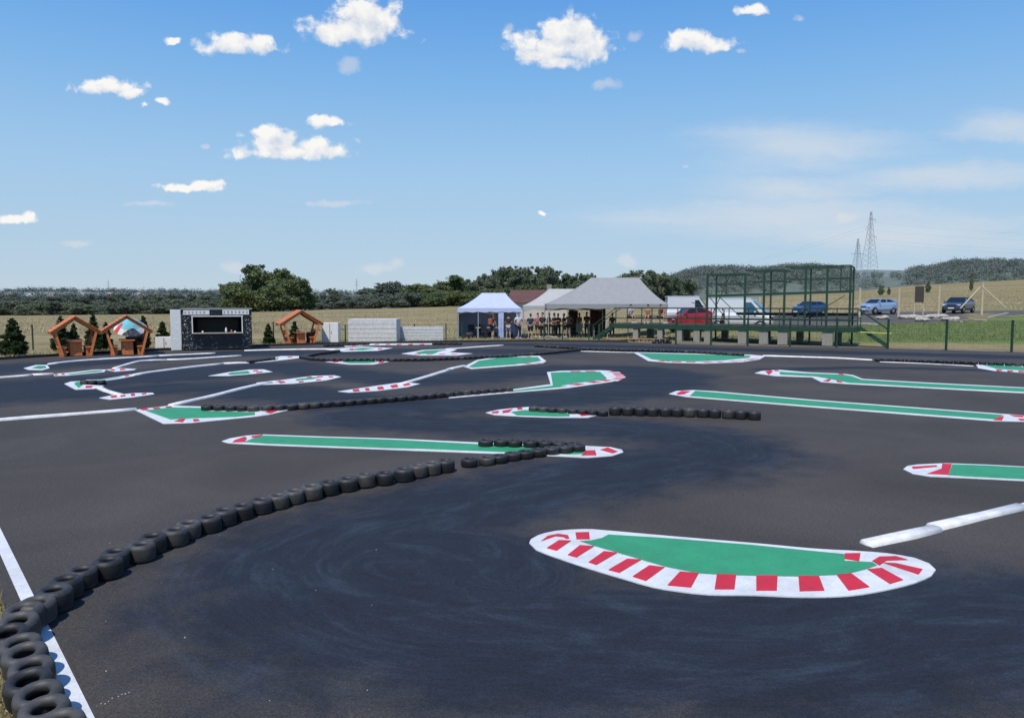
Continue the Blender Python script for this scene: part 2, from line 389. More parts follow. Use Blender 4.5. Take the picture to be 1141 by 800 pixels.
LINES = [([(1700,740),(1300,700),(1141,690),(1000,698),(850,715),(700,712),(560,705),(450,690),(370,660),(345,630),(385,600),(470,575),(560,550),(680,525),(760,512),(800,505)], 1.25),
 ([(420,600),(520,610),(560,640)], .9),
 ([(800,505),(790,492),(700,478),(600,474),(480,472),(400,465)], 1.15),
 ([(-200,465),(0,442),(100,438),(220,432),(330,440),(450,452),(560,448),(680,438),(735,426),(725,414),(640,411),(560,417),(480,424),(400,418),(330,411)], 1.5),
 ([(-100,440),(0,432),(200,418),(300,409)], 2.2), ([(-100,425),(0,411),(100,404),(250,394.5),(350,393.5),(480,391.5),(600,392.5)], 1.8),
 ([(560,384),(640,385),(800,389),(1000,394.5),(1250,401)], 1.3), ([(860,412),(1000,410),(1300,420)], .5)]
gro = np.zeros(nr*nc); flow = np.zeros((nr*nc, 3)); best = np.full(nr*nc, 1e9)
flow[:, 0] = V[:, 0]*.35; flow[:, 1] = V[:, 1]*1.6
for li, (pts, hw) in enumerate(LINES):
    wp = np.array([G(*q)[:2] for q in pts])
    # catmull-rom densify
    dens_ = []
    for i in range(len(wp)-1):
        p0, p1, p2, p3 = wp[max(i-1, 0)], wp[i], wp[i+1], wp[min(i+2, len(wp)-1)]
        for t in np.linspace(0, 1, 5, endpoint=False):
            dens_.append(.5*((2*p1)+(-p0+p2)*t+(2*p0-5*p1+4*p2-p3)*t*t+(-p0+3*p1-3*p2+p3)*t**3))
    dens_.append(wp[-1]); dens_ = np.array(dens_); acc = 0
    for i in range(len(dens_)-1):
        a, b_ = dens_[i], dens_[i+1]; ab = b_-a; L = np.hypot(*ab) + 1e-9
        ap = V[:, :2]-a; t = np.clip((ap@ab)/L**2, 0, 1)
        dv = ap - t[:, None]*ab; d = np.hypot(dv[:, 0], dv[:, 1])
        sg = np.sign(ab[0]*ap[:, 1]-ab[1]*ap[:, 0])
        gro = np.maximum(gro, 1-.5*d/hw)
        k = (d/hw < best)
        best[k] = (d/hw)[k]
        if li in (0, 1, 2):
            flow[k, 0] = (acc+t[k]*L)*.55 + li*40; flow[k, 1] = (d*sg)[k]*1.15; flow[k, 2] = li*7
        acc += L
gro = np.clip(gro, 0, 1)
a_ = me.attributes.new('groove', 'FLOAT', 'POINT'); a_.data.foreach_set('value', gro.astype(np.float32))
a_ = me.attributes.new('flow', 'FLOAT_VECTOR', 'POINT'); a_.data.foreach_set('vector', flow.astype(np.float32).ravel())
me.materials.append(MA); o = bpy.data.objects.new('asphalt', me); col.objects.link(o); tag(o, kind='structure', label='dark asphalt racing surface with rubbered-in driving line, blue sky sheen put into its colour')

# ---------------------------------------------------------------- ground sheet with slopes and field
def spread(lo, hi, n, k): 
    t = np.linspace(-1, 1, n); return np.sinh(t*k)/np.sinh(k)*(hi-lo)/2+(hi+lo)/2
gx = spread(-4500, 4500, 300, 6.2)
gy = np.concatenate([np.linspace(-300, 0, 12, endpoint=False), np.linspace(0, 34, 12, endpoint=False), np.linspace(34, 120, 150, endpoint=False), np.linspace(120, 360, 60, endpoint=False), np.geomspace(360, 6000, 30)])
vv = []; zone = []
for y in gy:
    for x in gx:
        z = T(x, y) - .03
        onpad = (y < yb(x) - .3 and x > xl(y) + .5 and -36 < x < 42)
        if onpad: z = -.25
        r = g_ = b_ = 0.0
        px = CX + F*x/max(y, 1)
        if y > 36:
            dd = y - yb(x)
            if 0 <= dd: g_ = max(0, 1 - dd/ (6.5 if 480 < px < 950 else 3.4))
            if px < 480: g_ *= .6
            if 46 < y < 62 and px > 700: r = min(1, (px-700)/100) * (1 if y > 47 else .5) * (.75 if px < 1070 else 1.0) * (.62 if px < 940 else 1)
            if 340 < px < 800 and dd > 3 and y < 70: r = .42
            rl = 58.5 if px < 1090 else 58.5 + (px-1090)*.12
            if px > 770 and rl < y < 76: b_ = 1; r = 0
            if 1070 < px < 1110 and rl < y < 70: b_ = .3
            if 80 < y < 120 and 200 < px < 700: r = max(r, .25)
            if px > 1040 and 76 < y < 95: r = .45
        if x < xl(y) and y < 30: r = .52 if y < 7.2 else .2; g_ = .45
        vv.append((x, y, z)); zone.append((r, g_, b_, 1))
nx = len(gx); ff = [(j*nx+i, j*nx+i+1, (j+1)*nx+i+1, (j+1)*nx+i) for j in range(len(gy)-1) for i in range(nx-1)]
me = bpy.data.meshes.new('ground'); me.from_pydata(vv, [], ff); me.shade_smooth()
a_ = me.color_attributes.new('zone', 'FLOAT_COLOR', 'POINT'); a_.data.foreach_set('color', np.array(zone, dtype=np.float32).ravel())
me.materials.append(ground_mat()); o = bpy.data.objects.new('ground', me); col.objects.link(o)
tag(o, kind='structure', label='dry straw field, dirt verge and green bank around the track')

# painted side line along the left edge
dL = (LB - LA).normalized(); nL = Vector((-dL.y, dL.x, 0))
if nL.x < 0: nL = -nL
m_ = MB(); a0 = LA - dL*45; b0 = LB + dL*6; hw = .065
pL = [a0, b0]
for k in range(24):
    s0, s1 = a0.lerp(b0, k/24), a0.lerp(b0, (k+1)/24)
    m_.quad(*[Vector((q.x, q.y, .005)) for q in (s0-nL*.105, s0, s1, s1-nL*.105)])
o = m_.build('edge_line', MW); tag(o, 'white painted line along the left edge of the asphalt', 'line marking', kind='structure')
# low black edging at the far side
m_ = MB(); mk = M('black_stripe', (.02, .02, .022), .7)  # plain dark bar following the asphalt border
for i in range(len(EDGE)-1):
    if EDGE[i].x > 2: break
    m_.bar(Vector((EDGE[i].x, EDGE[i].y+.02, .05)), Vector((EDGE[i+1].x, EDGE[i+1].y+.02, .05)), .1, .14)
o = m_.build('stripe', mk); tag(o, 'low black edging between dry verge and asphalt at far left', 'stripe', kind='structure')

# ---------------------------------------------------------------- kerb islands
def dens_poly(pts, closed=True, step=.25, smooth=True):
    n = len(pts); out_ = []
    for i in range(n if closed else n-1):
        p0, p1, p2, p3 = (pts[(i-1) % n], pts[i], pts[(i+1) % n], pts[(i+2) % n]) if closed else (pts[max(i-1,0)], pts[i], pts[i+1], pts[min(i+2,n-1)])
        k = max(1, min(8, int((p2-p1).length/step)))
        for j in range(k):
            t = j/k
            if smooth: out_.append(.5*((2*p1)+(-p0+p2)*t+(2*p0-5*p1+4*p2-p3)*t*t+(-p0+3*p1-3*p2+p3)*t**3))
            else: out_.append(p1.lerp(p2, t))
    if not closed: out_.append(pts[-1])
    return out_
def inset(P, d):
    n = len(P); ar = sum(P[i].x*P[(i+1) % n].y-P[(i+1) % n].x*P[i].y for i in range(n)); sg = 1 if ar > 0 else -1
    r = []
    for i in range(n):
        a = (P[i]-P[i-1]); b = (P[(i+1) % n]-P[i])
        if a.length < 1e-6: a = b
        if b.length < 1e-6: b = a
        a.normalize(); b.normalize(); na = Vector((-a.y, a.x, 0))*sg; nb = Vector((-b.y, b.x, 0))*sg
        m = na+nb
        if m.length < .2: m = na
        m = m.normalized(); k = d[i] if hasattr(d, '__len__') else d
        r.append(P[i]+m*k/max(.55, m.dot(na)))
    return r
def island(label, outline, green=None, reds=(), auto=None, smooth=False, lw=.05):
    """auto: (start px, end px, band width, block length): red blocks along the outline between two fractions of its points"""
    P = [G(*q) for q in outline]
    P = dens_poly(P, True, .12 if smooth else .3, smooth)
    o_ = sum(P, Vector())/len(P)
    e = empty('kerb_island', (o_.x, o_.y, 0), 0, label, 'kerb island', 'painted kerb islands on the track')
    loc = lambda pts: [q - o_ for q in pts]
    MB().slab(loc(P), .001, .012).build('border', MW, e)
    if green is not None:
        gp = dens_poly([G(*q) for q in green], True, .3, False) if green else None
        if gp:
            MB().slab(loc(gp), .004, .016).build('infill', MG, e)
    elif green is None:
        gp = inset(P, lw); MB().slab(loc(gp), .004, .016).build('infill', MG, e)
    mr_ = MB(); mw_ = MB(); mi = []
    for q in reds:
        MB().slab(loc([G(*c) for c in q]), .006, .020).build('red_block', MR, e)
    for (f0, f1, bw, bl) in (auto or []):
        n = len(P); acc = 0; ins1 = inset(P, lw*.7); ins2 = inset(P, lw+bw)
        i0 = int(f0*n); i1 = int(f1*n)
        on = True
        cum = 0; segs = []
        for i in range(i0, i1):
            A, B = P[i % n], P[(i+1) % n]; L = (B-A).length
            k = max(1, int(math.ceil(L/bl*2)))
            for j in range(k):
                t0, t1 = j/k, (j+1)/k; on = int(cum/bl) % 2 == 0
                q = [ins1[i % n].lerp(ins1[(i+1) % n], t0), ins1[i % n].lerp(ins1[(i+1) % n], t1), ins2[i % n].lerp(ins2[(i+1) % n], t1), ins2[i % n].lerp(ins2[(i+1) % n], t0)]
                n0 = len(mr_.f); mr_.slab(loc(q), .006, .020 if on else .0185); mi += [0 if on else 1]*(len(mr_.f)-n0)
                cum += L/k
    if mr_.v:
        ob = mr_.build('kerb_band', [MR, MW], e); ob.data.polygons.foreach_set('material_index', mi)
    return e
def Z(lst, s, ox, oy): return [(ox+a/s, oy+b/s) for a, b in lst]
ZA = lambda *l: Z(l, 4.075, 570, 580)
ZB = lambda *l: Z(l, 3.79, 840, 550)
island('large near green kerb island with bold red and white blocks along its front',
 ZA((80,105),(88,88),(120,70),(200,50),(330,42),(430,48),(700,72)) + ZB((0,212),(250,235),(430,245),(560,255),(680,275),(740,298),(768,325),(750,350),(680,380),(560,410),(400,435),(200,440),(0,432)) +
 ZA((900,340),(760,325),(640,305),(500,265),(350,220),(200,170),(110,135)),
 ZA((440,68),(700,84),(1100,116)) + ZB((100,232),(230,245),(385,260),(383,288),(500,294),(520,308),(480,322),(420,338),(350,348),(200,355),(0,352)) +
 ZA((930,250),(850,245),(700,215),(580,180),(480,150),(370,118),(310,98),(360,95),(410,84)),
 [ZA((215,95),(270,97),(205,142),(160,130)), ZA((310,118),(375,122),(295,173),(255,162)), ZA((420,145),(480,152),(385,207),(350,195)),
  ZA((525,180),(590,183),(490,243),(440,230)), ZA((625,210),(695,218),(610,280),(550,260)), ZA((765,238),(850,245),(815,310),(708,300)), ZA((932,250),(1020,252),(1012,318),(922,318)),
  ZB((10,352),(100,352),(97,415),(10,415)), ZB((188,353),(275,355),(298,415),(193,418)), ZB((350,348),(410,342),(488,400),(400,415)), ZB((480,325),(540,320),(630,370),(575,387)),
  ZB((548,298),(600,300),(712,325),(695,347)), ZB((500,290),(530,272),(600,270),(650,285),(560,288),(530,308)), ZB((385,258),(450,257),(445,290),(380,280)),
  ZA((135,98),(165,75),(210,66),(255,72),(262,86),(250,88),(235,80),(200,76),(165,88)), ZA((290,60),(352,58),(355,90),(295,90))], smooth=True)
ZC = lambda *l: Z(l, 5.705, 230, 460)
ZD = lambda *l: Z(l, 3.566, 380, 460)
island('long narrow green island partly under two short tyre rows, mid track',
 ZC((98,183),(150,165),(250,148),(360,140),(700,152),(1141,165)) + ZD((300,108),(550,120),(970,133),(1070,138),(1115,148),(1122,158),(1080,172),(980,180),(885,175),(660,165),(300,152)) + ZC((1141,235),(700,219),(400,208),(230,200),(140,195)),
 ZC((362,148),(700,160),(1141,172)) + ZD((300,114),(550,127),(970,141),(975,165),(900,168),(660,159),(300,145)) + ZC((1141,228),(700,212),(400,201),(235,190),(300,165)),
 [ZC((180,178),(245,155),(258,168),(240,190),(165,192)), ZC((290,152),(360,143),(335,160),(285,162)), ZD((975,153),(1010,152),(1015,172),(955,172)), ZD((1030,150),(1060,141),(1100,157),(1080,164))])
ZE = lambda *l: Z(l, 7.087, 980, 500)
island('green strip island entering from the right edge with bold red block at its rounded tip',
 ZE((188,165),(220,140),(300,128),(520,118),(860,130),(1141,145),(1700,175),(1900,200),(1900,290),(1700,290),(1141,256),(700,235),(400,222),(260,200)),
 ZE((575,128),(860,138),(1141,152),(1700,183),(1850,210),(1850,275),(1700,280),(1141,247),(700,226),(545,215)),
 [ZE((495,124),(572,127),(545,212),(375,205),(490,165)), ZE((255,150),(450,138),(455,147),(265,166))])
ZF = lambda *l: Z(l, 5.705, 180, 380)
island('green wedge island at left where a black tyre row begins',
 [(150,457),(170,454.6),(189,452.3),(229,453.5),(233,457.8),(285,459),(305,456.3),(321,457.5),(300,462.5),(287,464.3),(250,468),(214,471.5),(182,472.5)],
 [(162,458),(190,454.5),(228,455),(232,458.6),(284,460),(284,463),(262,465.2),(218,466.5),(190,468)],
 [ZF((80,515),(130,495),(152,498),(135,520)), ZF((200,500),(232,500),(244,511),(205,516)), ZF((660,456),(700,440),(735,448),(692,464)), [(156,456.8),(163,455.5),(166,457),(160,458)], [(170,455.2),(177,454.3),(179,455.6),(172,456.6)], [(184,453.9),(190,453),(192,454.1),(186,455)]])
ZG = lambda *l: Z(l, 4.754, 500, 375)
island('small thin green island just behind the mid-track tyre row',
 ZG((195,405),(260,390),(350,380),(430,374),(440,390),(640,409),(783,420),(740,431),(560,431),(400,426),(240,417)),
 ZG((330,402),(400,392),(440,393),(640,412),(640,426),(560,427),(360,420)),
 [ZG((285,396),(340,386),(318,405),(285,409)), ZG((360,381),(388,378),(392,388),(368,391)), ZG((690,411),(720,408),(742,420),(702,425)), ZG((230,402),(265,397),(262,409),(228,409))])
island('green island with white heel and pink rounded nose, centre of track',
 ZG((320,284),(540,254),(520,190),(590,183),(700,181),(800,180),(860,183),(907,218),(870,240),(700,264),(640,273),(320,300),(0,328),(0,324),(240,298)),
 ZG((322,290),(552,262),(540,193),(600,190),(800,188),(838,222),(820,236),(660,250),(640,266),(330,295)),
 [], [(.0, .0, .1, .4)])
def stripes_on(e, pts, wd, bl, off=0):
    pass
island('leaf shaped green island left of centre behind the pink nosed one',
 ZG((80,160),(150,125),(290,104),(480,103),(517,132),(500,142),(390,153),(120,173)),
 ZG((105,163),(160,130),(290,110),(472,110),(490,130),(390,147),(130,166)))
ZH = lambda *l: Z(l, 4.754, 680, 375)
island('bowl shaped green island under the long black tyre row, right of centre',
 ZH((120,84),(690,97),(740,97),(822,104),(790,123),(700,136),(500,144),(300,139),(200,130)),
 ZH((150,88),(690,102),(745,103),(735,114),(600,128),(450,134),(290,131),(220,122)))
ZI = lambda *l: Z(l, 4.734, 900, 375)
island('far green strip island at right with a bulge near its middle',
 ZH((765,195),(800,184),(890,177)) + ZI((0,190),(190,198),(240,205),(290,225),(640,245),(1141,270),(1900,312),(1900,344),(1141,300),(600,272),(205,251),(70,241),(20,216)) + ZH((870,210)),
 ZH((895,188),) + ZI((0,196),(190,203),(235,211),(285,230),(640,250),(1141,275),(1880,318),(1880,337),(1141,294),(600,267),(215,246),(150,232),(40,212)) + ZH((900,204),),
 [ZH((820,186),(850,181),(862,188),(840,205)), ZH((870,180),(890,179),(895,184),(872,186)), ZI((80,237),(110,226),(125,228),(110,240)), ZI((150,232),(175,238),(185,246),(155,243)), ZI((160,197),(185,199),(195,208),(170,204))])
island('long green strip island running to the right edge, red and white at both ends',
 ZH((310,305),(350,290),(440,285),(560,292)) + ZI((0,333),(1060,412),(1141,418),(1250,432),(1262,442),(1230,450),(1141,450),(980,447),(0,372)) + ZH((400,321)),
 ZH((450,290),(560,298)) + ZI((0,339),(1030,416),(990,440),(0,366)) + ZH((420,318),),
 [ZH((350,304),(378,291),(425,292),(392,308),(360,311)), ZI((1000,430),(1035,421),(1025,446),(980,444)), ZI((1065,416),(1141,421),(1135,429),(1090,425)), ZI((1110,436),(1180,440),(1170,447),(1120,446))])
island('green and white kerb island cut by the right edge of the photo, furthest back',
 ZI((880,140),(1141,155),(1500,176),(1500,190),(1300,196),(1141,192),(980,182),(900,168)),
 ZI((910,148),(1141,162),(1450,180),(1300,186),(1141,181),(1000,173)),
 [ZI((990,176),(1020,176),(1030,183),(1000,184)), ZI((1050,180),(1080,181),(1085,188),(1055,187)), ZI((1110,182),(1140,184),(1142,191),(1112,190))])
ZJ = lambda *l: Z(l, 5.705, 0, 385)
island('smallest pale oval island at far left beside the bushes', ZJ((150,145),(230,125),(300,124),(316,145),(270,158),(180,156)), ZJ((200,145),(240,131),(290,131),(295,145),(255,151)))
island('thin green strip island at far left joined to a white divider', ZJ((340,182),(480,170),(600,155),(675,154),(662,170),(440,192),(345,195)), ZJ((430,184),(500,175),(600,161),(655,160),(645,167),(450,187)), [ZJ((345,184),(365,183),(368,191),(350,192)), ZJ((390,181),(410,180),(412,188),(394,189))])
island('small red and white kerb tip right of the thin strip at far left', ZJ((670,155),(760,145),(868,151),(850,158),(735,168)), [], [ZJ((700,155),(720,151),(735,160),(712,162)), ZJ((760,150),(790,149),(800,156),(765,160))])
island('narrow green island touching a few black tyres at left', ZJ((545,220),(640,218),(750,200),(830,184),(855,195),(760,213),(605,236)), ZJ((565,222),(640,222),(750,205),(780,200),(750,209),(610,230)), [ZJ((790,195),(815,189),(828,194),(800,201))])
island('tiny hook shaped green island at left with white rim', ZJ((408,245),(450,231),(528,227),(537,250),(664,257),(600,277),(480,282)), ZJ((470,245),(490,233),(522,232),(528,252),(500,272)), [ZJ((545,259),(590,259),(580,272),(545,273))])
island('slim red and white kerb sliver at left between two rubbered lanes', ZJ((630,335),(720,316),(860,304),(970,302),(982,311),(850,331),(700,346)), [], [ZJ((700,325),(740,318),(745,330),(710,336)), ZJ((760,316),(790,311),(800,325),(770,330)), ZJ((830,311),(855,307),(860,322),(835,325)), ZJ((900,308),(930,305),(930,312),(905,316))])
island('small green diamond island with red speckled right tip, left of centre', ZF((298,223),(430,199),(560,183),(650,182),(706,198),(560,213),(430,223)), ZF((420,212),(440,203),(550,192),(565,208),(440,217)), [ZF((580,190),(610,186),(615,192),(585,196)), ZF((600,200),(640,195),(645,200),(605,206))])
island('long pale kerb island where the curved white divider ends, left of centre', ZF((600,267),(760,250),(960,223),(1100,220),(1143,230),(1050,251),(850,272),(620,280)), ZF((850,245),(960,233),(1010,232),(960,245),(860,255)),
 [ZF((740,262),(775,257),(790,266),(755,272)), ZF((920,232),(950,228),(960,234),(930,238)), ZF((985,228),(1020,226),(1030,232),(995,234)), ZF((1060,226),(1090,226),(1090,233),(1065,234)), ZF((870,260),(900,256),(905,263),(875,267)), ZF((980,248),(1010,244),(1015,250),(985,254))])
island('faint green and white island between a black tyre strip and third gazebo', ZF((590,140),(700,110),(760,97),(885,97),(872,110),(700,131)), ZF((640,133),(700,115),(745,108),(740,118),(690,127)), [ZF((800,102),(830,101),(832,106),(802,108))])
ZK = lambda *l: Z(l, 4.754, 320, 375)
island('flat pale green oval island just below the long black tyre row', ZK((200,135),(330,125),(480,124),(540,135),(460,149),(330,149)), ZK((290,137),(340,130),(450,130),(480,137),(430,143),(330,143)), [ZK((240,133),(270,131),(272,137),(245,139)), ZK((490,132),(515,134),(505,141),(480,142))])
island('pink and white kerb sliver where a straight white divider ends, centre', ZK((268,292),(400,273),(560,250),(640,240),(650,246),(704,252),(640,269),(480,289),(330,298)), [],
 [ZK((345,284),(378,279),(385,292),(352,295)), ZK((410,277),(430,274),(440,288),(418,290)), ZK((475,270),(505,266),(515,281),(482,284)), ZK((545,262),(580,255),(590,270),(555,275)), ZK((605,250),(640,245),(655,258),(620,264))])
island('teal and white striped island far back left of the white tent', ZK((605,92),(720,72),(870,66),(900,70),(860,84),(985,91),(900,101),(700,101)), ZK((680,86),(730,76),(850,71),(800,82),(780,92),(700,94)))
island('thin striped island behind the black hook shaped tyre row', ZK((190,68),(400,55),(560,62),(480,76),(300,81)), ZK((300,72),(400,61),(470,64),(400,74)), [ZK((330,66),(350,65),(352,74),(334,75)), ZK((480,64),(505,64),(500,70),(480,70))])
island('furthest thin dashed kerb strip in front of the white wall', ZK((300,50),(450,38),(770,37),(772,43),(450,47),(310,56)), [], [ZK((340+k*60,48-min(k,2)*3),(365+k*60,46-min(k,2)*3),(367+k*60,50-min(k,2)*3),(342+k*60,52-min(k,2)*3)) for k in range(7)])
# dashed red/white edges on the middle islands, added as further blocks of the island they edge
def add_blocks(e, pts, wd, bl):
    P = dens_poly([G(*q) for q in pts], False, bl*.5, False); o_ = e.location; mr_ = MB(); cum = 0; mi = []
    for i in range(len(P)-1):
        A, B = P[i]-o_, P[i+1]-o_; d = (B-A); L = d.length; n = Vector((-d.y, d.x, 0)).normalized()*wd
        t = int((cum+L/2)/bl) % 2
        n0 = len(mr_.f); mr_.slab([A, B, B+n, A+n], .006, .022 if t else .0205); cum += L; mi += [0 if t else 1]*(len(mr_.f)-n0)
    ob = mr_.build('kerb_band', [MR, MW], e); ob.data.polygons.foreach_set('material_index', mi)
isl = {o['label']: o for o in bpy.data.objects if o.get('category') == 'kerb island'}
def I(s): return [o for l, o in isl.items() if l.startswith(s)][0]
e = I('green island with white heel'); add_blocks(e, ZG((590,186),(800,185)), -.3, .34); add_blocks(e, ZG((640,268),(700,258),(870,234)), .32, .42); add_blocks(e, ZG((815,188),(860,190),(892,218),(850,236)), .3, .2)
e = I('leaf shaped green'); add_blocks(e, ZG((290,107),(480,106)), -.3, .34); add_blocks(e, ZG((390,151),(500,139)), .3, .34)
e = I('bowl shaped green'); add_blocks(e, ZH((215,129),(300,136),(500,141),(700,133),(790,121)), .34, .36)
e = I('teal and white striped'); add_blocks(e, ZK((640,97),(900,97)), .35, .3)

# ---------------------------------------------------------------- low white dividers
MDV = paint_mat('divider_white', (.80, .80, .79), .3)
def divider(label, pts, wd=.14, h=.055, seg=2.0, ext=None, z=0):
    if .1 < wd < .15: wd = .175; h = .055; seg = 5.0
    P = [G(*q) for q in pts]; o_ = P[0].copy()
    e = empty('lane_divider', (o_.x, o_.y, 0), 0, label, 'lane divider', 'low white dividers between the lanes')
    D = dens_poly(P, False, .5, True)
    # cut in boards of about seg metres, each a part
    cum = 0; cur = [D[0]]; boards = []
    for i in range(1, len(D)):
        cum += (D[i]-D[i-1]).length; cur.append(D[i])
        if cum > seg: boards.append(cur); cur = [D[i]]; cum = 0
    if len(cur) > 1: boards.append(cur)
    for bi, bd in enumerate(boards):
        m_ = MB(); prof = [(-.5, 0), (-.47, .55), (-.36, .92), (-.2, 1), (.2, .97), (.36, .9), (.47, .5), (.5, 0)]; j = (bi % 2)*.3-.15 if wd > .15 else 0
        bd = list(bd)
        dd0 = (bd[1]-bd[0]).normalized()*.012; dd1 = (bd[-1]-bd[-2]).normalized()*.012
        bd[0] = bd[0]+dd0; bd[-1] = bd[-1]-dd1
        vs = []
        for i, q in enumerate(bd):
            d = (bd[min(i+1, len(bd)-1)]-bd[max(i-1, 0)]).normalized(); n = Vector((-d.y, d.x, 0))
            wv = 1+.12*math.sin(i*2.1+bi)
            for a, b in prof:
                vs.append(q-o_+n*(a*wd*wv+j*wd)+Vector((0, 0, b*h*(1+.08*math.sin(i*1.3+bi)))))
        np_ = len(prof); fs = [(i*np_+k, (i+1)*np_+k, (i+1)*np_+k+1, i*np_+k+1) for i in range(len(bd)-1) for k in range(np_-1)]
        fs += [tuple(range(np_)), tuple(range((len(bd)-1)*np_, len(bd)*np_))[::-1]]
        m_.add(vs, fs).build('divider_section', MDV, e, smooth=True)
    return e
divider('nearest low white divider of worn sections behind the large near island', [(962,607),(1010,597),(1075,582),(1141,566),(1300,528),(1500,490)], .17, .055, 1.1)
divider('long low white divider from the left edge to the green wedge island', [(-180,483),(0,468.5),(88,461.5),(152,456.5)], .13, .05)
divider('curving low white divider from wedge island up to the long pale kerb island', [(189,452.5),(241,440.5),(285,429.5),(312,425.5)], .13, .05)
divider('straight low white divider between pink kerb sliver and leaf shaped island', [(446,428.8),(505,411),(519,408)], .14, .05)
divider('low white divider at far left leading to the thin green strip', [(-180,432),(0,421),(35,418.3),(60,417.2)], .13, .05)
divider('low white divider at far left from the pale oval towards the food stall', [(54,406.2),(85,402.5),(123,400),(200,395.7),(240,394)], .13, .05)
divider('low white divider with reddish joints in front of the food stall', [(126,411.3),(158,402.5),(200,401),(240,398.5),(269,396.8)], .13, .05)
divider('low white divider crossing left of the food stall to a black tyre strip', [(148,418.5),(180,413.3),(248,405.6),(278,404.8)], .13, .05)
divider('shortest low white divider between the hook island and kerb sliver at left', [(109,431),(119,436),(137,441)], .13, .05)
divider('low white divider along the far edge in front of third gazebo', [(272,391),(320,389.8),(378,389.2)], .13, .05)
divider('low white divider from bowl island to the right hand black tyre row', [(850,396.8),(920,398.9),(972,401.5)], .13, .05)
divider('thin white divider just in front of the right hand black tyre row', [(980,403.5),(1030,405.4),(1085,408.3)], .06, .03)
divider('thin white divider below the dark tyre rows, centre back', [(647,391.6),(706,393.2)], .07, .03)
divider('thin white divider far back ending left of the white tent', [(497,389.5),(530,387),(560,385)], .12, .04)

# ---------------------------------------------------------------- tyres
def tyre_mat(name, c, random_obj=.35):
    return M(name, c, .56, .45, 9, bump=.15, bscale=60, spec=.45, random_obj=random_obj)
MT = tyre_mat('tyre_rubber', (.030, .030, .032)); MT2 = tyre_mat('tyre_rubber_worn', (.058, .056, .053), .2)
MTD = [tyre_mat('shaded_tread', (.010, .010, .012), .2), tyre_mat('shaded_tread_worn', (.04, .038, .035), .2)]  # tread and hole faces darkened: their shade is put into the rubber colour
def tyre_mesh(name, D, H, mat, n=32, hole=.46):
    R = D/2; r = R*hole; s = H
    prof = [(r, s*.28), (r*1.02, s*.12), (r+.1*R, s*.03), (R*.60, s*.01), (R*.66, -s*.012), (R*.80, 0.0), (R*.93, s*.06), (R*.985, s*.2), (R, s*.5), (R*.985, s*.8), (R*.93, s*.94), (R*.8, s), (R*.68, s*1.015), (R*.62, s*.99), (r+.12*R, s*.97), (r*1.02, s*.88), (r, s*.72), (r*1.12, s*.66), (R*.82, s*.72), (R*.86, s*.5), (R*.82, s*.28), (r*1.12, s*.34)]
    o = MB().lathe(prof, n, closed=True).build(name, mat, smooth=True)
    me = o.data; bpy.data.objects.remove(o); me.materials.append(MTD[0 if mat is MT else 1])
    for p in me.polygons:
        c = p.center; rr = math.hypot(c.x, c.y)
        if rr > R*.955 or rr < r*1.4 and abs(p.normal.z) < .5: p.material_index = 1
    return me
TM = [tyre_mesh('kart_tyre', .30, .19, MT), tyre_mesh('kart_tyre', .30, .19, MT2), tyre_mesh('kart_tyre', .29, .13, MT, 24), tyre_mesh('kart_tyre', .29, .13, MT2, 24)]
def put_tyre(x, y, kind, label, group, s=1, tilt=0, lean=0):
    o = bpy.data.objects.new('kart_tyre', TM[kind]); col.objects.link(o)
    o.location = (x, y, .002 + abs(math.sin(tilt))*.14*s); o.scale = (s, s, s)
    o.rotation_euler = (lean+random.uniform(-.03, .03), random.uniform(-.02, .02), random.uniform(0, 6.28) if not lean else 0)
    o.location.z += math.sin(lean+.03)*.15
    return tag(o, label, 'tyre', group)
Z2 = lambda l: [(a/2.48, 480+b/2.48) for a, b in l]
near = Z2([(172,800),(150,775),(135,750),(112,713),(95,675),(93,638),(85,607),(62,577),(35,553),(62,517),(78,490),(115,458),(150,432),(185,405),(215,382),(245,370),(283,352),(325,330),(375,310),(425,287),(478,268),(520,250),(570,235),(618,216),(668,200),(720,185),(768,173),(812,160),(860,150),(908,138),(960,128),(1010,118),(1063,112),(1115,103)]) + [(466,517.5),(481.5,514.5),(496,512)]
near = [near[0]] + near[2:14] + near[15:]
near_P = [G(px, py, .19) for px, py in near]
c0 = [0]
for i in range(1, 14): c0.append(c0[-1]+(near_P[i]-near_P[i-1]).length)
n12 = [Vector((np.interp(c0[9]*j/9, c0, [q.x for q in near_P[:14]]), np.interp(c0[9]*j/9, c0, [q.y for q in near_P[:14]]), 0)) for j in range(10)]
for i in range(10): near_P[i] = n12[i]+Vector((.010*(-1)**i-.02*(i < 11), 0, 0))
print('NEAR', c0[9]/9)
n_ = len(near)
for i, q in enumerate(near_P):
    # spacing relaxed so that neighbours touch but do not cut
    pass
for it in range(60):
    for i in range(n_-1):
        d = near_P[i+1]-near_P[i]; L = d.length
        mn = .15 if i < 9 else .262
        if L < mn:
            c_ = d.normalized()*(mn-L)/2 if L > 1e-4 else Vector((0, .1, 0)); near_P[i+1] += c_; near_P[i] -= c_
for i, q in enumerate(near_P):
    k = i+1
    lab = ('nearest' if k == 1 else ordn(k)) + ' kart tyre counted from the bottom of the curved foreground row' if k <= 30 else ('rightmost' if n_-k == 0 else ordn(n_-k+1) + ' from right') + ' kart tyre at the far end of the curved foreground row'
    put_tyre(q.x, q.y, 1 if random.random() < .3 or k < 9 and random.random() < .5 else 0, lab, 'tyres in the curved foreground row', s=random.uniform(.88, .97) if k > 12 else random.uniform(.92, .98), lean=random.uniform(.12, .2)*min(1, (12-k)/3) if k <= 11 else 0)
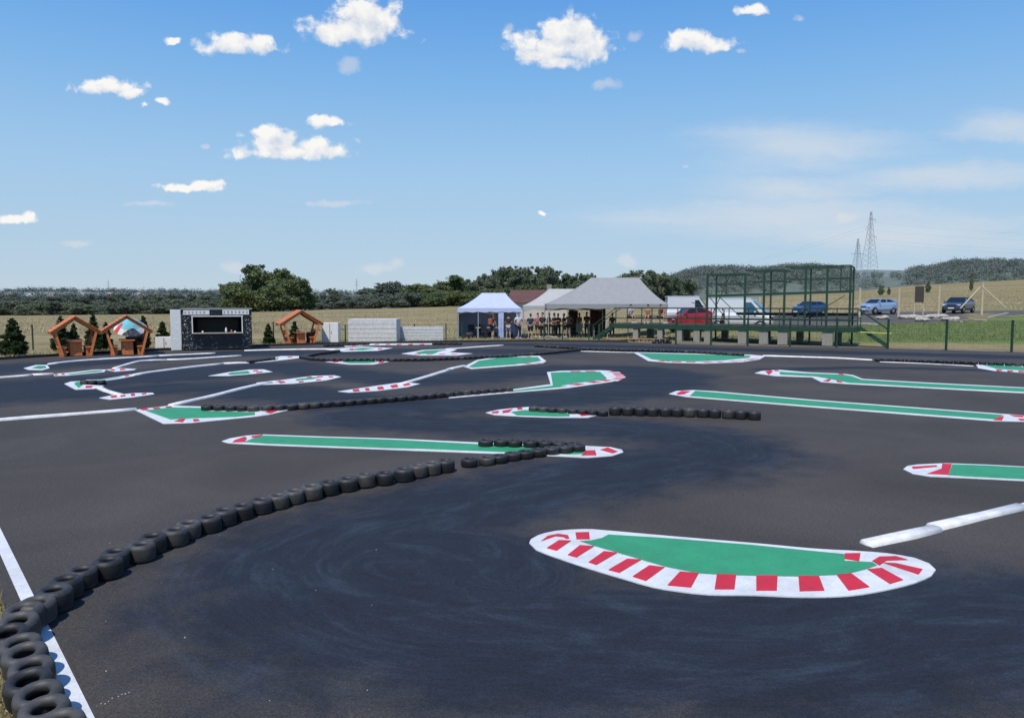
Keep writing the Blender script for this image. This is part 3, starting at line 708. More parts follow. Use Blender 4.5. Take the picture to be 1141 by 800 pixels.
def row(pts, kindf, what, group, shared=False, sp=.285, ordinal='from left', jit=.015):
    P = [G(px, py, 0) for px, py in pts]
    cum = [0]
    for i in range(1, len(P)): cum.append(cum[-1]+(P[i]-P[i-1]).length)
    n = max(2, int(round(cum[-1]/sp))+1); Ls = [cum[-1]*k/(n-1) for k in range(n)]
    for k, L in enumerate(Ls):
        x = np.interp(L, cum, [q.x for q in P]); y = np.interp(L, cum, [q.y for q in P])
        lab = what if shared or n > 45 else (('leftmost' if k == 0 else ordn(k+1)+' from left') + ' ' + what)
        kd = kindf(k)
        put_tyre(x+random.uniform(-jit, jit), y+random.uniform(-jit, jit), kd, lab, group, s=min(1.0, cum[-1]/(n-1)/.285) if cum[-1]/(n-1) < .285 else 1.0)
    return n
lo_ = lambda k: 3 if random.random() < .1 else 2
hi_ = lambda k: 1 if k in (6, 9) else 0
nn = [
 row([(524,519.5),(543,517.5),(559,515),(575,512),(591,509.5),(606,507.5),(623,505.5),(643,503)], lambda k: 3 if k == 1 else 2, 'low tyre in front strand on long island', 'tyres in the front strand of the mid-track pair'),
 row([(541,497.5),(557,497.5),(572,498),(587,498.5),(601,499),(616,499.5),(629,500),(640,501)], lo_, 'low tyre in back strand on long island', 'tyres in the back strand of the mid-track pair'),
 row([(686,462.5),(720,463.2),(760,464),(800,465.5),(840,467.5)], hi_, 'tall kart tyre in straight row right of centre', 'tall tyres in the straight row right of centre', sp=.27),
 row([(594,458.6),(640,461.2),(672,463.3)], lo_, 'low tyre leading into the tall row behind small island', 'low tyres on the small thin island', sp=.25),
 row([(232,457.5),(280,458.6),(320,457),(380,452.3),(420,449),(480,444),(540,438.8),(566,436.5)], lo_, 'tyre in the long thin row from the wedge island', 'tyres in the long thin row from the wedge island'),
 row([(337,399.5),(348,401.8),(372,403),(470,402.5),(520,400.5),(560,398.6),(605,395.4),(640,391.5),(655,390.2)], lo_, 'low tyre in long far row left of centre', 'tyres in the long far row left of centre', sp=.29),
 row([(655,390.8),(710,391.8),(760,393.2),(826,397)], lo_, 'low tyre along the top of the bowl island', 'tyres along the top of the bowl island', sp=.30),
 row([(598,386.8),(625,388.2),(655,390)], lo_, 'low tyre in short strand at the crossing', 'tyres in the short strand at the crossing', sp=.3),
 row([(339,399),(352,396),(376,392.8)], lo_, 'low tyre in bent strand before third gazebo', 'tyres in the bent strand', sp=.32),
 row([(978,402.8),(1060,405.4),(1141,408.6),(1240,413)], lo_, 'low black tyre in the far right hand row', 'tyres in the far right hand row', shared=True, sp=.3),
 row([(278,404.6),(303,401.6)], lo_, 'tyre in the short strip left of faint green island', 'tyres in the short left strip', sp=.3),
 row([(94,428.5),(113,428.5)], lo_, 'tyre touching the hook shaped island at left', 'tyres at the hook shaped island', sp=.28),
 row([(484,384.4),(512,384.4)], lo_, 'tyre in the short far strip in front of the white wall', 'tyres in the short far strip', sp=.3),
 row([(363,386.4),(409,384.6)], lo_, 'tyre in the far strip in front of the white cabinet', 'tyres in the strip by the white cabinet', sp=.33)]
print('TYRES', nn, sum(nn)+n_)
# ================================================================ things at the far side
MTW = M('white_canvas', (.42, .48, .68), .8, .05, 3); MTG = M('grey_canvas', (.27, .275, .28), .85, .08, 3); MTG2 = M('pale_canvas', (.38, .39, .38), .85, .07, 3)
MAL = M('aluminium', (.5, .5, .5), .4, .1, 5, metal=.6); MDG = M('dark_green_steel', (.010, .045, .024), .5, .3, 5)
MBK = M('black_plastic', (.012, .012, .014), .5, .3, 5); MWD = M('orange_wood', (.55, .17, .05), .6, .35, 12); MWD2 = M('brown_wood', (.20, .075, .035), .6, .35, 12)
MPW = M('pale_wood', (.48, .40, .27), .7, .2, 12); MCO = M('concrete', (.25, .24, .205), .85, .2, 8, bump=.3, bscale=20); MWB = M('white_board', (.66, .66, .64), .6, .08, 4)
MGL = new_mat('dark_glass')[0]; _b = MGL.node_tree.nodes['Principled BSDF']; _b.inputs['Base Color'].default_value = (.012, .02, .03, 1); _b.inputs['Roughness'].default_value = .08
MRB = M('rubber', (.015, .015, .015), .8, .2)
def plain(n, c, r=.6, metal=0, var=.12): return M(n, c, r, var, 5, metal)

# ---- pop-up tents
def tent(label, pxl, pxr, pyb, py_eave, py_top, rpl, rpr, Y, depth, mat, val, walls=(), legs=None, legmat=None, hidden_left=False):
    A, B = RY(pxl, pyb, Y), RY(pxr, pyb, Y); wd = B.x-A.x; ze = RY(pxl, py_eave, Y).z; zt = RY(rpl, py_top, Y+depth/2).z
    x0, x1 = RY(rpl, py_top, Y+depth/2).x, RY(rpr, py_top, Y+depth/2).x
    e = empty('canopy_tent', ((A.x+B.x)/2, Y, T((A.x+B.x)/2, Y)), 0, label, 'tent'); cx = e.location.x; z0 = e.location.z
    ze -= z0; zt -= z0; hw = wd/2; r0, r1 = x0-cx, x1-cx
    m_ = MB(); N = 8
    def lvl(t):   # t 0 eave .. 1 ridge with concave sweep and slight sag
        k = t; zz = ze+(zt-ze)*(.62*k+.38*k*k)
        return [(-hw+(r0+hw)*k, depth/2*k, zz), (hw+(r1-hw)*k, depth/2*k, zz), (hw+(r1-hw)*k, depth-depth/2*k, zz), (-hw+(r0+hw)*k, depth-depth/2*k, zz)]
    rings = [lvl(i/N) for i in range(N+1)]
    vs = [p for r in rings for p in r]
    fs = [(i*4+k, i*4+(k+1) % 4, (i+1)*4+(k+1) % 4, (i+1)*4+k) for i in range(N) for k in range(4)]
    m_.add(vs, fs); m_.build('roof', mat, e)
    # scalloped valance
    m_ = MB(); per = [(-hw, 0), (hw, 0), (hw, depth), (-hw, depth)]
    for k in range(4):
        (ax, ay), (bx, by) = per[k], per[(k+1) % 4]; n = 16
        for i in range(n):
            t0, t1 = i/n, (i+1)/n; d0 = val*(1+.12*math.sin(i*2.1)); d1 = val*(1+.12*math.sin((i+1)*2.1))
            m_.quad((ax+(bx-ax)*t0, ay+(by-ay)*t0, ze-d0), (ax+(bx-ax)*t1, ay+(by-ay)*t1, ze-d1), (ax+(bx-ax)*t1, ay+(by-ay)*t1, ze+.01), (ax+(bx-ax)*t0, ay+(by-ay)*t0, ze+.01))
    m_.build('valance', mat, e)
    lx = legs or (-hw+.05, hw-.05)
    for x in lx:
        for y in (.05, depth-.05):
            zg = T(cx+x, Y+y)-z0-.02
            MB().bar((x, y, zg), (x, y, ze), .05).build('leg', legmat or MAL, e)
    m_ = MB()
    for y in (.05, depth-.05):
        n = max(2, int(wd/1.6))
        for i in range(n):
            xa = -hw+.1+(wd-.2)*i/n; xb = -hw+.1+(wd-.2)*(i+1)/n
            m_.bar((xa, y, ze-.05), (xb, y, ze-.38), .025); m_.bar((xa, y, ze-.38), (xb, y, ze-.05), .025)
    m_.build('frame', MAL, e)
    for (a, b) in walls:
        m_ = MB(); n = 14; a = Vector(a); b = Vector(b)
        nn = Vector((-(b-a).y, (b-a).x)).normalized()
        for i in range(n):
            def P_(t, z):
                q = a.lerp(b, t); o = .05*math.sin(t*19)*(1-z/ze); return (q.x+nn.x*o, q.y+nn.y*o, z)
            for j in range(3):
                m_.quad(P_(i/n, ze*j/3+.02), P_((i+1)/n, ze*j/3+.02), P_((i+1)/n, ze*(j+1)/3-.02*(j == 2)+.02*(j<2)), P_(i/n, ze*(j+1)/3-.02*(j == 2)+.02*(j<2)))
        m_.build('side_wall', mat, e, smooth=True)
    return e
YT = 53.6
hwW = (RY(581, 377, YT).x-RY(510, 377, YT).x)/2
tent('white pop-up tent with lavender side walls and people beneath', 510, 581, 377, 343.5, 326.5, 537, 563, YT, 3.0, MTW, .28,
     walls=[((-hwW, .02), (-hwW, 2.98)), ((-hwW, 2.97), (hwW, 2.97)), ((.62, .03), (1.0, .03)), ((hwW-.35, .03), (hwW-.02, .03))], legs=(-hwW+.05, -.8, hwW-.04))
tent('pale grey tent partly hidden behind the large grey one', 583, 672, 376, 341, 322, 612, 650, 57.5, 4, MTG2, .3)
tent('large grey tent with long hipped roof, the biggest of the three', 609, 744, 377, 339, 309.5, 659, 712, 54.2, 6, MTG, .32, legs=(-4.2, .02, 4.2))

# ---- red roofed house behind the tents
def gable_house(label, px0, px1, Y, py_eave, py_ridge, wall_c, roof_c, deep=9):
    A, B = RY(px0, py_eave, Y), RY(px1, py_eave, Y); w_ = B.x-A.x; zr = RY(px0, py_ridge, Y).z; cx = (A.x+B.x)/2; z0 = min(T(cx, Y), A.z-2.5)
    e = empty('house', (cx, Y, z0), 0, label, 'house'); h = A.z-z0; r = zr-z0
    MB().box((0, deep/2, h/2), (w_*.94, deep*.9, h)).build('wall', plain('house_wall', wall_c, .8), e)
    m_ = MB(); m_.add([(-w_/2, 0, h), (w_/2, 0, h), (w_/2*.93, deep/2, r), (-w_/2*.93, deep/2, r), (-w_/2, deep, h), (w_/2, deep, h)], [(0,1,2,3), (3,2,5,4), (0,3,4), (1,5,2), (0, 4, 5, 1)])
    rf = m_.build('roof', M('roof_tiles', roof_c, .8, .25, 1.5), e)
    if w_ > 5: MB().box((w_*.2, deep*.4, r), (.6, .6, 1.4)).build('chimney', MCO, rf)
    return e
gable_house('long house with reddish brown roof behind the tents', 566, 634, 95, 337, 322.5, (.5, .45, .38), (.115, .052, .042), 10)
for i, (p0, p1, ye, yr, c) in enumerate([(30,37,329,327,(.7,.7,.68)), (52,60,328.5,326,(.75,.72,.68)), (88,93,328,326,(.7,.68,.62)), (118,125,328,325.5,(.72,.72,.7)), (150,156,328,326,(.65,.62,.6)), (171,176,327.5,325.5,(.7,.66,.6)),(8,14,328,326,(.7,.7,.7))]):
    gable_house(['tiny white house third from left on the hazy ridge','tiny cream house fourth from left on the hazy ridge','tiny pale house in the middle of the hazy ridge','tiny white house right of the middle of the hazy ridge','tiny grey house second from right on the hazy ridge','rightmost tiny pale house on the hazy ridge at left','leftmost tiny white house on the hazy ridge at left'][i], p0, p1, 1150+40*(i % 3), ye, yr, c, (.3, .2, .17) if i % 2 else (.35, .33, .33), 10)['group'] = 'houses on the far hazy ridge'

# ---- garden gazebos
def gazebo(px0, px1, pyb, pyt, Y, rz, label):
    A, B = RY(px0, pyb, Y), RY(px1, pyb, Y); W = (B.x-A.x)*abs(math.cos(rz))*.97; H = RY(px0, pyt, Y).z-T((A.x+B.x)/2, Y); cx = (A.x+B.x)/2
    e = empty('garden_gazebo', (cx, Y, T(cx, Y)), rz, label, 'gazebo', 'orange wooden picnic gazebos'); D = 1.7; he = H*.60; hw = W/2
    for s in (-1, 1):
        m_ = MB(); n = 7
        for i in range(n):   # boards from ridge to eave
            t0, t1 = i/n, (i+1)/n-.012
            a0 = Vector((s*hw*t0, -D/2-.15, H-(H-he)*t0)); a1 = Vector((s*hw*t1, -D/2-.15, H-(H-he)*t1+.015)); up = Vector((0, 0, .035)); dy = Vector((0, D+.3, 0))
            m_.add([a0, a1, a1+dy, a0+dy, a0+up, a1+up, a1+dy+up, a0+dy+up], [(0,1,2,3),(4,7,6,5),(0,4,5,1),(1,5,6,2),(2,6,7,3),(3,7,4,0)])
        m_.build('roof_panel', MWD, e)
        for y in (-D/2, D/2):
            MB().bar((s*hw*.52, y, 0), (s*hw*.80, y, he+.08), .10, .10).build('post', MWD, e)
            MB().bar((0, y-.03, H-.07), (s*hw*.97, y-.03, he-.06), .06, .14).build('rafter', MWD, e)
        b = MB().box((s*hw*.52, 0, .42), (.36, D*.92, .045))
        for q in (-.35, 0, .35): b.box((s*hw*.52, q*D, .2), (.3, .06, .4))
        b.build('bench', MWD, e)
        MB().box((s*hw*.72, 0, .72), (.04, D*.9, .3), ry=s*.22).build('backrest', MWD, e)
    t = MB().box((0, 0, .72), (.66, D*.86, .05)); 
    for q in (-.3, .3): t.box((0, q*D, .36), (.5, .07, .68))
    t.box((0, 0, .3), (.06, D*.6, .08))
    t.build('table', MWD, e)
    return e
gazebo(53, 115, 396, 352.5, 36.6, .60, 'left open gazebo of orange wood with picnic table, nearest the left edge')
gazebo(112, 172, 396, 351.5, 37.4, .50, 'middle gazebo of orange wood with cyan parasol before it')
gazebo(307, 361, 383.5, 346, 46.6, .44, 'separate gazebo of orange wood right of the food stall')
# parasol
p0 = G(146, 392.5); e = empty('parasol', p0, 0, 'tilted cyan and white parasol with red patch in front of middle gazebo', 'parasol')
zc = RY(146, 365, p0.y).z; zt = RY(146, 354.5, p0.y).z; R = .80
MB().tube([(0, 0, 0), (0, 0, zc+.1)], .02).build('pole', MAL, e)
can = MB(); N = 8; vs = [(0, 0, 0)]; fs = []
for j in range(1, 5):
    for k in range(N*2):
        a = 2*PI*k/(N*2); rr = R*j/4*(1 if k % 2 == 0 else .965); vs.append((rr*math.cos(a), rr*math.sin(a), -.42*(j/4)**1.7*(zt-zc+.1)/.42-(.02 if k % 2 and j == 4 else 0)))
for k in range(N*2): fs.append((0, 1+k, 1+(k+1) % (N*2)))
for j in range(3):
    for k in range(N*2): a = 1+j*N*2+k; b = 1+j*N*2+(k+1) % (N*2); fs.append((a, a+N*2, b+N*2, b))
can.add(vs, fs); co = can.build('canopy', [plain('cyan_fabric', (.16, .50, .60), .8), plain('white_fabric', (.66, .7, .72), .8), plain('red_fabric', (.6, .05, .06), .8)], e, loc=(0, 0, zt-.02))
co.rotation_euler = (.42, .2, 0)
for p in co.data.polygons:
    c = p.center; a = (math.atan2(c.y, c.x)/(2*PI)*N*1) % N; r_ = math.hypot(c.x, c.y)
    p.material_index = 1 if r_ > R*.80 else 0
    if -.5 < c.x < -.12 and -.62 < c.y < -.28: p.material_index = 2
def bin_(px, py, hpx, label):
    p = G(px, py); Y = p.y; H = RY(px, py-hpx, Y).z; w_ = H*.6
    e = empty('wheelie_bin', (p.x, p.y, 0), 0, label, 'bin', 'black bins at the gazebos')
    m_ = MB(); a, b = w_*.42, w_*.5
    m_.add([(-a,-a,.06),(a,-a,.06),(a,a,.06),(-a,a,.06),(-b,-b,H*.9),(b,-b,H*.9),(b,b,H*.9),(-b,b,H*.9)], [(0,3,2,1),(4,5,6,7),(0,1,5,4),(1,2,6,5),(2,3,7,6),(3,0,4,7)]); m_.build('body', MBK, e)
    MB().box((0, 0, H*.95), (w_*1.1, w_*1.1, H*.08), rx=.05).build('lid', MBK, e, bevel=.01)
    for s in (-1, 1): MB().tube([(s*a, a, .09), (s*(a+.06), a, .09)], .09, 12).build('wheel', MRB, e)
bin_(150, 394.5, 20, 'black bin under the cyan parasol'); bin_(346, 383, 13, 'black bin inside the gazebo right of the food stall')

# ---- food stall
Yk = G(240, 391).y; A, B = RY(203, 391, Yk), RY(280.5, 391, Yk); Hk = RY(240, 345, Yk).z; TH = .34
def kx(px):
    u = (px-CX)/F; return (u*Yk-A.x)/(math.cos(TH)-u*math.sin(TH))
Wk = kx(280.5)
e = empty('food_stall', (A.x, Yk, 0), TH, 'black food stall trailer with white splatter pattern, open hatch and white lettering band', 'food stall')
def kz(py): return RY(240, py, Yk).z
def splat_mat():
    m, nt, b = new_mat('splatter'); tc = nt.nodes.new('ShaderNodeTexCoord')
    n = noise_node(nt, 9, 6, .75, vec=tc.outputs['Object']); r = ramp(nt, n.outputs['Fac'], [(.55, (.004, .005, .008)), (.60, (.45, .46, .48))])
    link(nt, r.outputs['Color'], b.inputs['Base Color']); b.inputs['Roughness'].default_value = .4; return m
def teal_mat():
    m, nt, b = new_mat('chalk_panel'); tc = nt.nodes.new('ShaderNodeTexCoord')
    n = noise_node(nt, 5, 4, .6, vec=tc.outputs['Object'], dist=1.5); r = ramp(nt, n.outputs['Fac'], [(.60, (.004, .010, .016)), (.66, (.12, .16, .17))])
    link(nt, r.outputs['Color'], b.inputs['Base Color']); b.inputs['Roughness'].default_value = .4; return m
MSP, MTE = splat_mat(), teal_mat(); zo0, zo1 = kz(371.5), kz(352.6); xo0, xo1 = kx(214.5), kx(270); Dk = 2.2
b = MB()
b.box((xo0/2, .06, Hk/2+.03), (xo0, .12, Hk-.06)).box(((xo1+Wk)/2, .06, Hk/2+.03), (Wk-xo1, .12, Hk-.06))
b.box(((xo0+xo1)/2, .06, (zo1+Hk)/2), (xo1-xo0, .12, Hk-zo1)); b.build('front_wall', MSP, e)
MB().box(((xo0+xo1)/2, .055, zo0/2+.03), (xo1-xo0, .11, zo0-.06)).build('lower_panel', MTE, e)
MB().box((.02, Dk/2+.12, Hk/2+.03), (.06, Dk, Hk-.06)).box((Wk-.02, Dk/2+.12, Hk/2+.03), (.06, Dk, Hk-.06)).box((Wk/2, Dk+.1, Hk/2+.03), (Wk-.08, .06, Hk-.1)).build('side_walls', MBK, e)
MB().box((Wk/2, Dk/2+.05, Hk+.02), (Wk+.1, Dk+.2, .05)).build('roof', plain('grey_roof', (.25, .25, .25)), e)
MB().box((Wk/2, Dk/2+.1, .75), (Wk-.2, Dk-.2, .06)).box((Wk/2, Dk/2+.6, 1.2), (Wk*.6, .3, .9)).build('interior', MBK, e)
MB().box((-.27, -.02, Hk/2+.02), (.50, .10, Hk-.04)).build('side_panel', plain('pale_panel', (.62, .65, .65)), e, bevel=.01)
fr = MB().box(((xo0+xo1)/2, -.03, zo1), (xo1-xo0+.1, .06, .05)).box((xo0, -.03, (zo0+zo1)/2), (.05, .06, zo1-zo0-.05)).box((xo1, -.03, (zo0+zo1)/2), (.05, .06, zo1-zo0-.05))
fr.build('hatch_frame', MWB, e)
MB().box(((xo0+xo1)/2, -.16, zo0+.0), (xo1-xo0+.06, .34, .045)).build('counter', plain('counter', (.42, .38, .33)), e)
cn = bpy.data.objects[-1] if False else None
def sign(x0, x1, y0, y1, seed):
    s = MB().box((kx((x0+x1)/2), -.03, (kz(y0)+kz(y1))/2), (kx(x1)-kx(x0), .05, kz(y0)-kz(y1))).build('sign_panel', MWB, e)
    r = random.Random(seed); m_ = MB(); n = int((x1-x0)/4.2)
    for i in range(n):
        xa = kx(x0+2+i*4.2); m_.box((xa, -.058, (kz(y0)+kz(y1))/2), (.055+.03*r.random(), .006, (kz(y0)-kz(y1))*(.45+.2*r.random())))
    m_.build('lettering', plain('grey_letters', (.30, .31, .33)), s)
sign(205, 234, 350.9, 345.8, 3); sign(248.5, 278, 350.9, 345.4, 5)
MB().box((kx(241.5), -.03, kz(348.4)), (kx(248)-kx(235), .05, .3)).build('dark_sign', MTE, e)
for i, (px, hh, c) in enumerate([(252, .26, (.75, .75, .72)), (226, .10, (.7, .6, .4)), (262, .08, (.7, .7, .68)), (258, .14, (.5, .1, .08))]):
    o = MB().lathe([(.0, 0), (.05, 0), (.055, hh*.6), (.03, hh*.8), (.025, hh), (0, hh)], 12).build('condiment_jar', plain('jar', c), loc=(A.x+kx(px)*math.cos(TH)+.16*math.sin(TH), Yk+kx(px)*math.sin(TH)-.16*math.cos(TH), zo0+.024), smooth=True)
    tag(o, ['tall white bottle on the stall counter', 'squat tan jar at the left end of the stall counter', 'low white cup at the right end of the stall counter', 'small red jar on the stall counter'][i], 'jar', 'jars on the stall counter')
for i, (px, c) in enumerate([(238, (.12, .11, .10))]):
    pass
def box_thing(name, label, cat, px0, px1, pyb, pyt, D, mat, ribs=0, group=None, bev=.015):
    Y = G((px0+px1)/2, pyb).y; a, b = RY(px0, pyb, Y), RY(px1, pyb, Y); H = RY(px0, pyt, Y).z; w_ = b.x-a.x
    e = empty(name, ((a.x+b.x)/2, Y, 0), 0, label, cat, group)
    MB().box((0, D/2, H/2+.02), (w_, D, H)).build('body', mat, e, bevel=bev)
    if ribs:
        m_ = MB()
        for i in range(1, ribs): m_.box((0, -.006, H*i/ribs), (w_*.985, .012, .02))
        m_.build('seams', plain('seam_grey', (.42, .42, .41)), e)
    return e, w_, H
e, w_, H = box_thing('storage_cabinet', 'low white cabinet against the left side of the food stall', 'cabinet', 173, 193, 390, 376, .6, MWB, 0); MB().box((0, -.01, H*.5), (.02, .02, H*.9)).build('door_gap', MBK, e); MB().box((.1, -.02, H*.55), (.03, .03, .14)).build('handle', MAL, e)
e, w_, H = box_thing('storage_cabinet', 'upright white cabinet right of the third gazebo', 'cabinet', 358.5, 377, 382.5, 360, .7, MWB, 0); MB().box((0, -.01, H*.5), (.02, .02, H*.95)).build('door_gap', MBK, e); MB().box((.1, -.02, H*.55), (.03, .03, .14)).build('handle', MAL, e)
box_thing('white_container', 'white ribbed storage container in front of the dry field', 'container', 388, 442, 381.5, 356, 1.8, plain('container_white', (.52, .52, .50), .7, 0, .2), 5)
box_thing('white_wall', 'low long white board wall joined to the white container', 'wall', 442.6, 494, 380, 364.3, .12, plain('wall_white', (.50, .51, .51), .7, 0, .2), 5)

# ---- perimeter fence with steel posts and wires
def fence(label, posts, top_m, wires, r=.035, mesh=False):
    e = empty('perimeter_fence', (0, 0, 0), 0, label, 'fence'); P = [G(px, py) for px, py in posts]; e.location = P[0]; P = [p-P[0] for p in P]
    for q in P:
        z = T(q.x+e.location.x, q.y+e.location.y)
        po = MB().bar((q.x, q.y, z), (q.x, q.y, z+top_m), r*2).build('post', MDG, e)
        MB().box((q.x, q.y, z+top_m+.01), (r*2.4, r*2.4, .03)).build('cap', MDG, po)
    m_ = MB()
    for h in wires:
        for i in range(len(P)-1): m_.tube([P[i]+Vector((0, 0, h)), P[i+1]+Vector((0, 0, h))], .0045, 4, False)
    m_.build('wires', MDG, e)
    if mesh:
        m_ = MB()
        for i in range(len(P)-1):
            L = (P[i+1]-P[i]).length; n = int(L/.22)
            for k in range(n):
                q = P[i].lerp(P[i+1], (k+.5)/n); m_.tube([q+Vector((0, 0, .05)), q+Vector((0, 0, top_m-.02))], .0022, 3, False)
        m_.build('mesh_panel', MDG, e)
    return e
fence('dark green wire fence with square posts along the right side', [(753,384),(792,384.8),(833,385.5),(880,386.3),(932,387.3),(989,388.8),(1054,390.5),(1127,392.3),(1215,394.5)], 1.62, (.1, .8, 1.58), .045, True)
fence('thin dark fence in front of the white wall and tents', [(385,381.6),(426,380.5),(462,379.8),(497,379.4),(515,379.2),(551,379),(606,378.8),(627,379),(656,379.4),(668,379.6)], 1.10, (.15, .6, 1.08), .035)
fence('sparse post fence behind the gazebos at far left', [(-60,392),(37,390),(106,388.5),(184,386.5),(305,383.5),(330,383)], 1.35, (.3, .8, 1.3), .03)

# ---- driver stand (raised platform)
P0 = G(955, 386.5); P1 = G(684, 379.6)            # right end, left end at the front foot
Ld = (P1-P0).length; ang = math.atan2((P1-P0).y, (P1-P0).x)
e = empty('driver_stand', P0, ang, 'long dark green steel driver stand on concrete pillars with upper railing frame', 'grandstand')
ux = (P1-P0).normalized(); uy = Vector((ux.y, -ux.x, 0))   # uy away from the camera
if uy.y < 0: uy = -uy
sgn = 1 if (Vector((-ux.y, ux.x, 0))).dot(uy) > 0 else -1
def LX(px):    # distance along the stand of a photo column
    best = min((abs((P0+ux*t).x/(P0+ux*t).y*F+CX-px), t) for t in [i*.02 for i in range(int(Ld/.02)+60)]); return best[1]
def d_(t, y, z): return (t, sgn*y, z)
DZ = 1.12; DD = 2.6
def zat(px, py): q = P0+ux*LX(px); return RY(px, py, q.y).z
MB().box(d_(Ld/2, DD/2, DZ), (Ld, DD, .07)).build('deck', M('deck_boards', (.05, .055, .05), .8, .3, 5), e)
MB().bar(d_(0, 0, DZ-.17), d_(Ld, 0, DZ-.17), .10, .26).build('front_beam', MDG, e)
MB().bar(d_(0, DD, DZ-.17), d_(Ld, DD, DZ-.17), .10, .26).build('rear_beam', MDG, e)
for px, wpx in [(922,11),(872,10.5),(851,9.5),(827,9),(788,7),(776,7),(757,6),(735,6),(708,6)]:
    t = LX(px); wd = wpx/845*(P0+ux*t).y
    MB().box(d_(t, .25, .46), (wd, .5, .92)).build('pillar', MCO, e, bevel=.01)
for t in (1.2, 3.4, 5.6, 8, 10.5, 13): MB().box(d_(t, DD-.3, .46), (.4, .4, .92)).build('pillar', MCO, e, bevel=.01)
fl_px = [955,932,910,889,868,850,829,812,792,775,755,735,715,686]
for px in fl_px:
    t = LX(px); MB().bar(d_(t, 0, DZ), d_(t, 0, DZ+1.05), .05).build('rail_post', MDG, e)
for z in (.38, 1.05): MB().bar(d_(0, 0, DZ+z), d_(Ld, 0, DZ+z), .06).build('rail', MDG, e)
for z in (.5, 1.05): MB().bar(d_(0, DD, DZ+z), d_(Ld, DD, DZ+z), .045).build('rail', MDG, e)
for t in (0, 2.2, 4.4, 6.6, 8.8, 11, 13, Ld): MB().bar(d_(t, DD, DZ), d_(t, DD, DZ+1.05), .05).build('rail_post', MDG, e)
MB().box(d_(Ld*.24, .9, DZ+.72), (Ld*.47, .05, .17)).build('bench_back', MBK, e); MB().box(d_(Ld*.24, 2.3, DZ+.62), (Ld*.47, .3, .05)).build('bench', MBK, e)
MB().box(d_(Ld*.26, .55, DZ+.36), (Ld*.5, .3, .06)).build('bench', MBK, e)
# a bench board line in the stand
MB().box(d_(Ld*.5, 1.5, DZ+.40), (Ld*.94, .34, .05)).build('bench', MBK, e)
# upper frame
ta, tb = LX(946), LX(787); zb_, zt_ = 3.08, 4.62
up = [946,935,920,896,873,850,829,808,787]
def ZB_(t): return 3.19-.24*(t-ta)/(tb-ta)
def ZT_(t):
    k = (t-ta)/(tb-ta); return 4.66-(0 if k < .38 else .14 if k < .62 else .32)-.08*k
for i, px in enumerate(up):
    t = LX(px); zb_ = ZB_(t); zt_ = ZT_(t)
    lo_z = DZ if i in (0, 2, 3, 4, 5, 6, 8) else zb_
    MB().bar(d_(t, 0.06, lo_z), d_(t, 0.06, zt_), .12 if lo_z == DZ else .065).build('frame_post', MDG, e)
    if i in (0, 3, 5, 8): MB().bar(d_(t, DD-.05, 0), d_(t, DD-.05, zt_), .10).build('frame_post', MDG, e)
    MB().bar(d_(t, .06, zt_), d_(t, DD-.05, zt_), .05).build('cross_beam', MDG, e)
for i in range(len(up)-1):
    t0, t1 = LX(up[i]), LX(up[i+1])
    for y in (.06, DD-.05):
        MB().bar(d_(t0, y, ZB_(t0)), d_(t1, y, ZB_(t1)), .11).build('frame_beam', MDG, e)
        MB().bar(d_(t0, y, ZT_(t0)), d_(t1, y, ZT_(t0)), .085).build('frame_beam', MDG, e)
        m0 = (ZB_(t0)+ZT_(t0))/2+.05; MB().bar(d_(t0, y, m0), d_(t1, y, m0), .055).build('frame_beam', MDG, e)
zt_ = ZT_(tb); zb_ = ZB_(tb)
for a, b in (((tb, DZ+.1), (tb-1.3, zt_)), ((tb-1.3, zb_), (tb-.1, zt_)), ((tb-2.3, DZ+.2), (tb-.6, zb_)), ((tb, zb_), (tb-1.3, DZ+.1)), ((tb-1.3, zt_), (tb-2.5, zb_)), ((tb-.1, DZ+1.05), (tb-.1+1.2, zb_-.4)), ((ta+1.6, DZ+1), (ta+.3, zb_))):
    MB().bar(d_(a[0], .5, a[1]), d_(b[0], .5, b[1]), .04).build('brace', MDG, e)
# stairs at the right end and the left end
def stairs(t0, sgx, n, name='stairs'):
    s = MB()
    for side in (0.15, 1.15):
        s.bar(d_(t0, side, DZ), d_(t0+sgx*1.55, side, .05), .05, .16)
    s.build('stair_stringers', MDG, e)
    for i in range(n):
        z = DZ*(n-i-.5)/n; MB().box(d_(t0+sgx*1.55*(i+.5)/n, .65, z), (.26, .95, .04)).build('tread', MDG, e)
    for side in (0.15, 1.15):
        MB().bar(d_(t0, side, DZ+1.0), d_(t0+sgx*1.55, side, 1.0), .045).build('handrail', MDG, e)
        MB().bar(d_(t0+sgx*1.55, side, 0), d_(t0+sgx*1.55, side, 1.0), .05).build('rail_post', MDG, e)
stairs(0, -1, 6); stairs(Ld, 1, 6)
o = MB().bar((-.15, -sgn*.0-.04, .85), (-1.75, -.04, .80), .03, .06).build('yellow_tape', plain('yellow', (.5, .5, .12)), e)
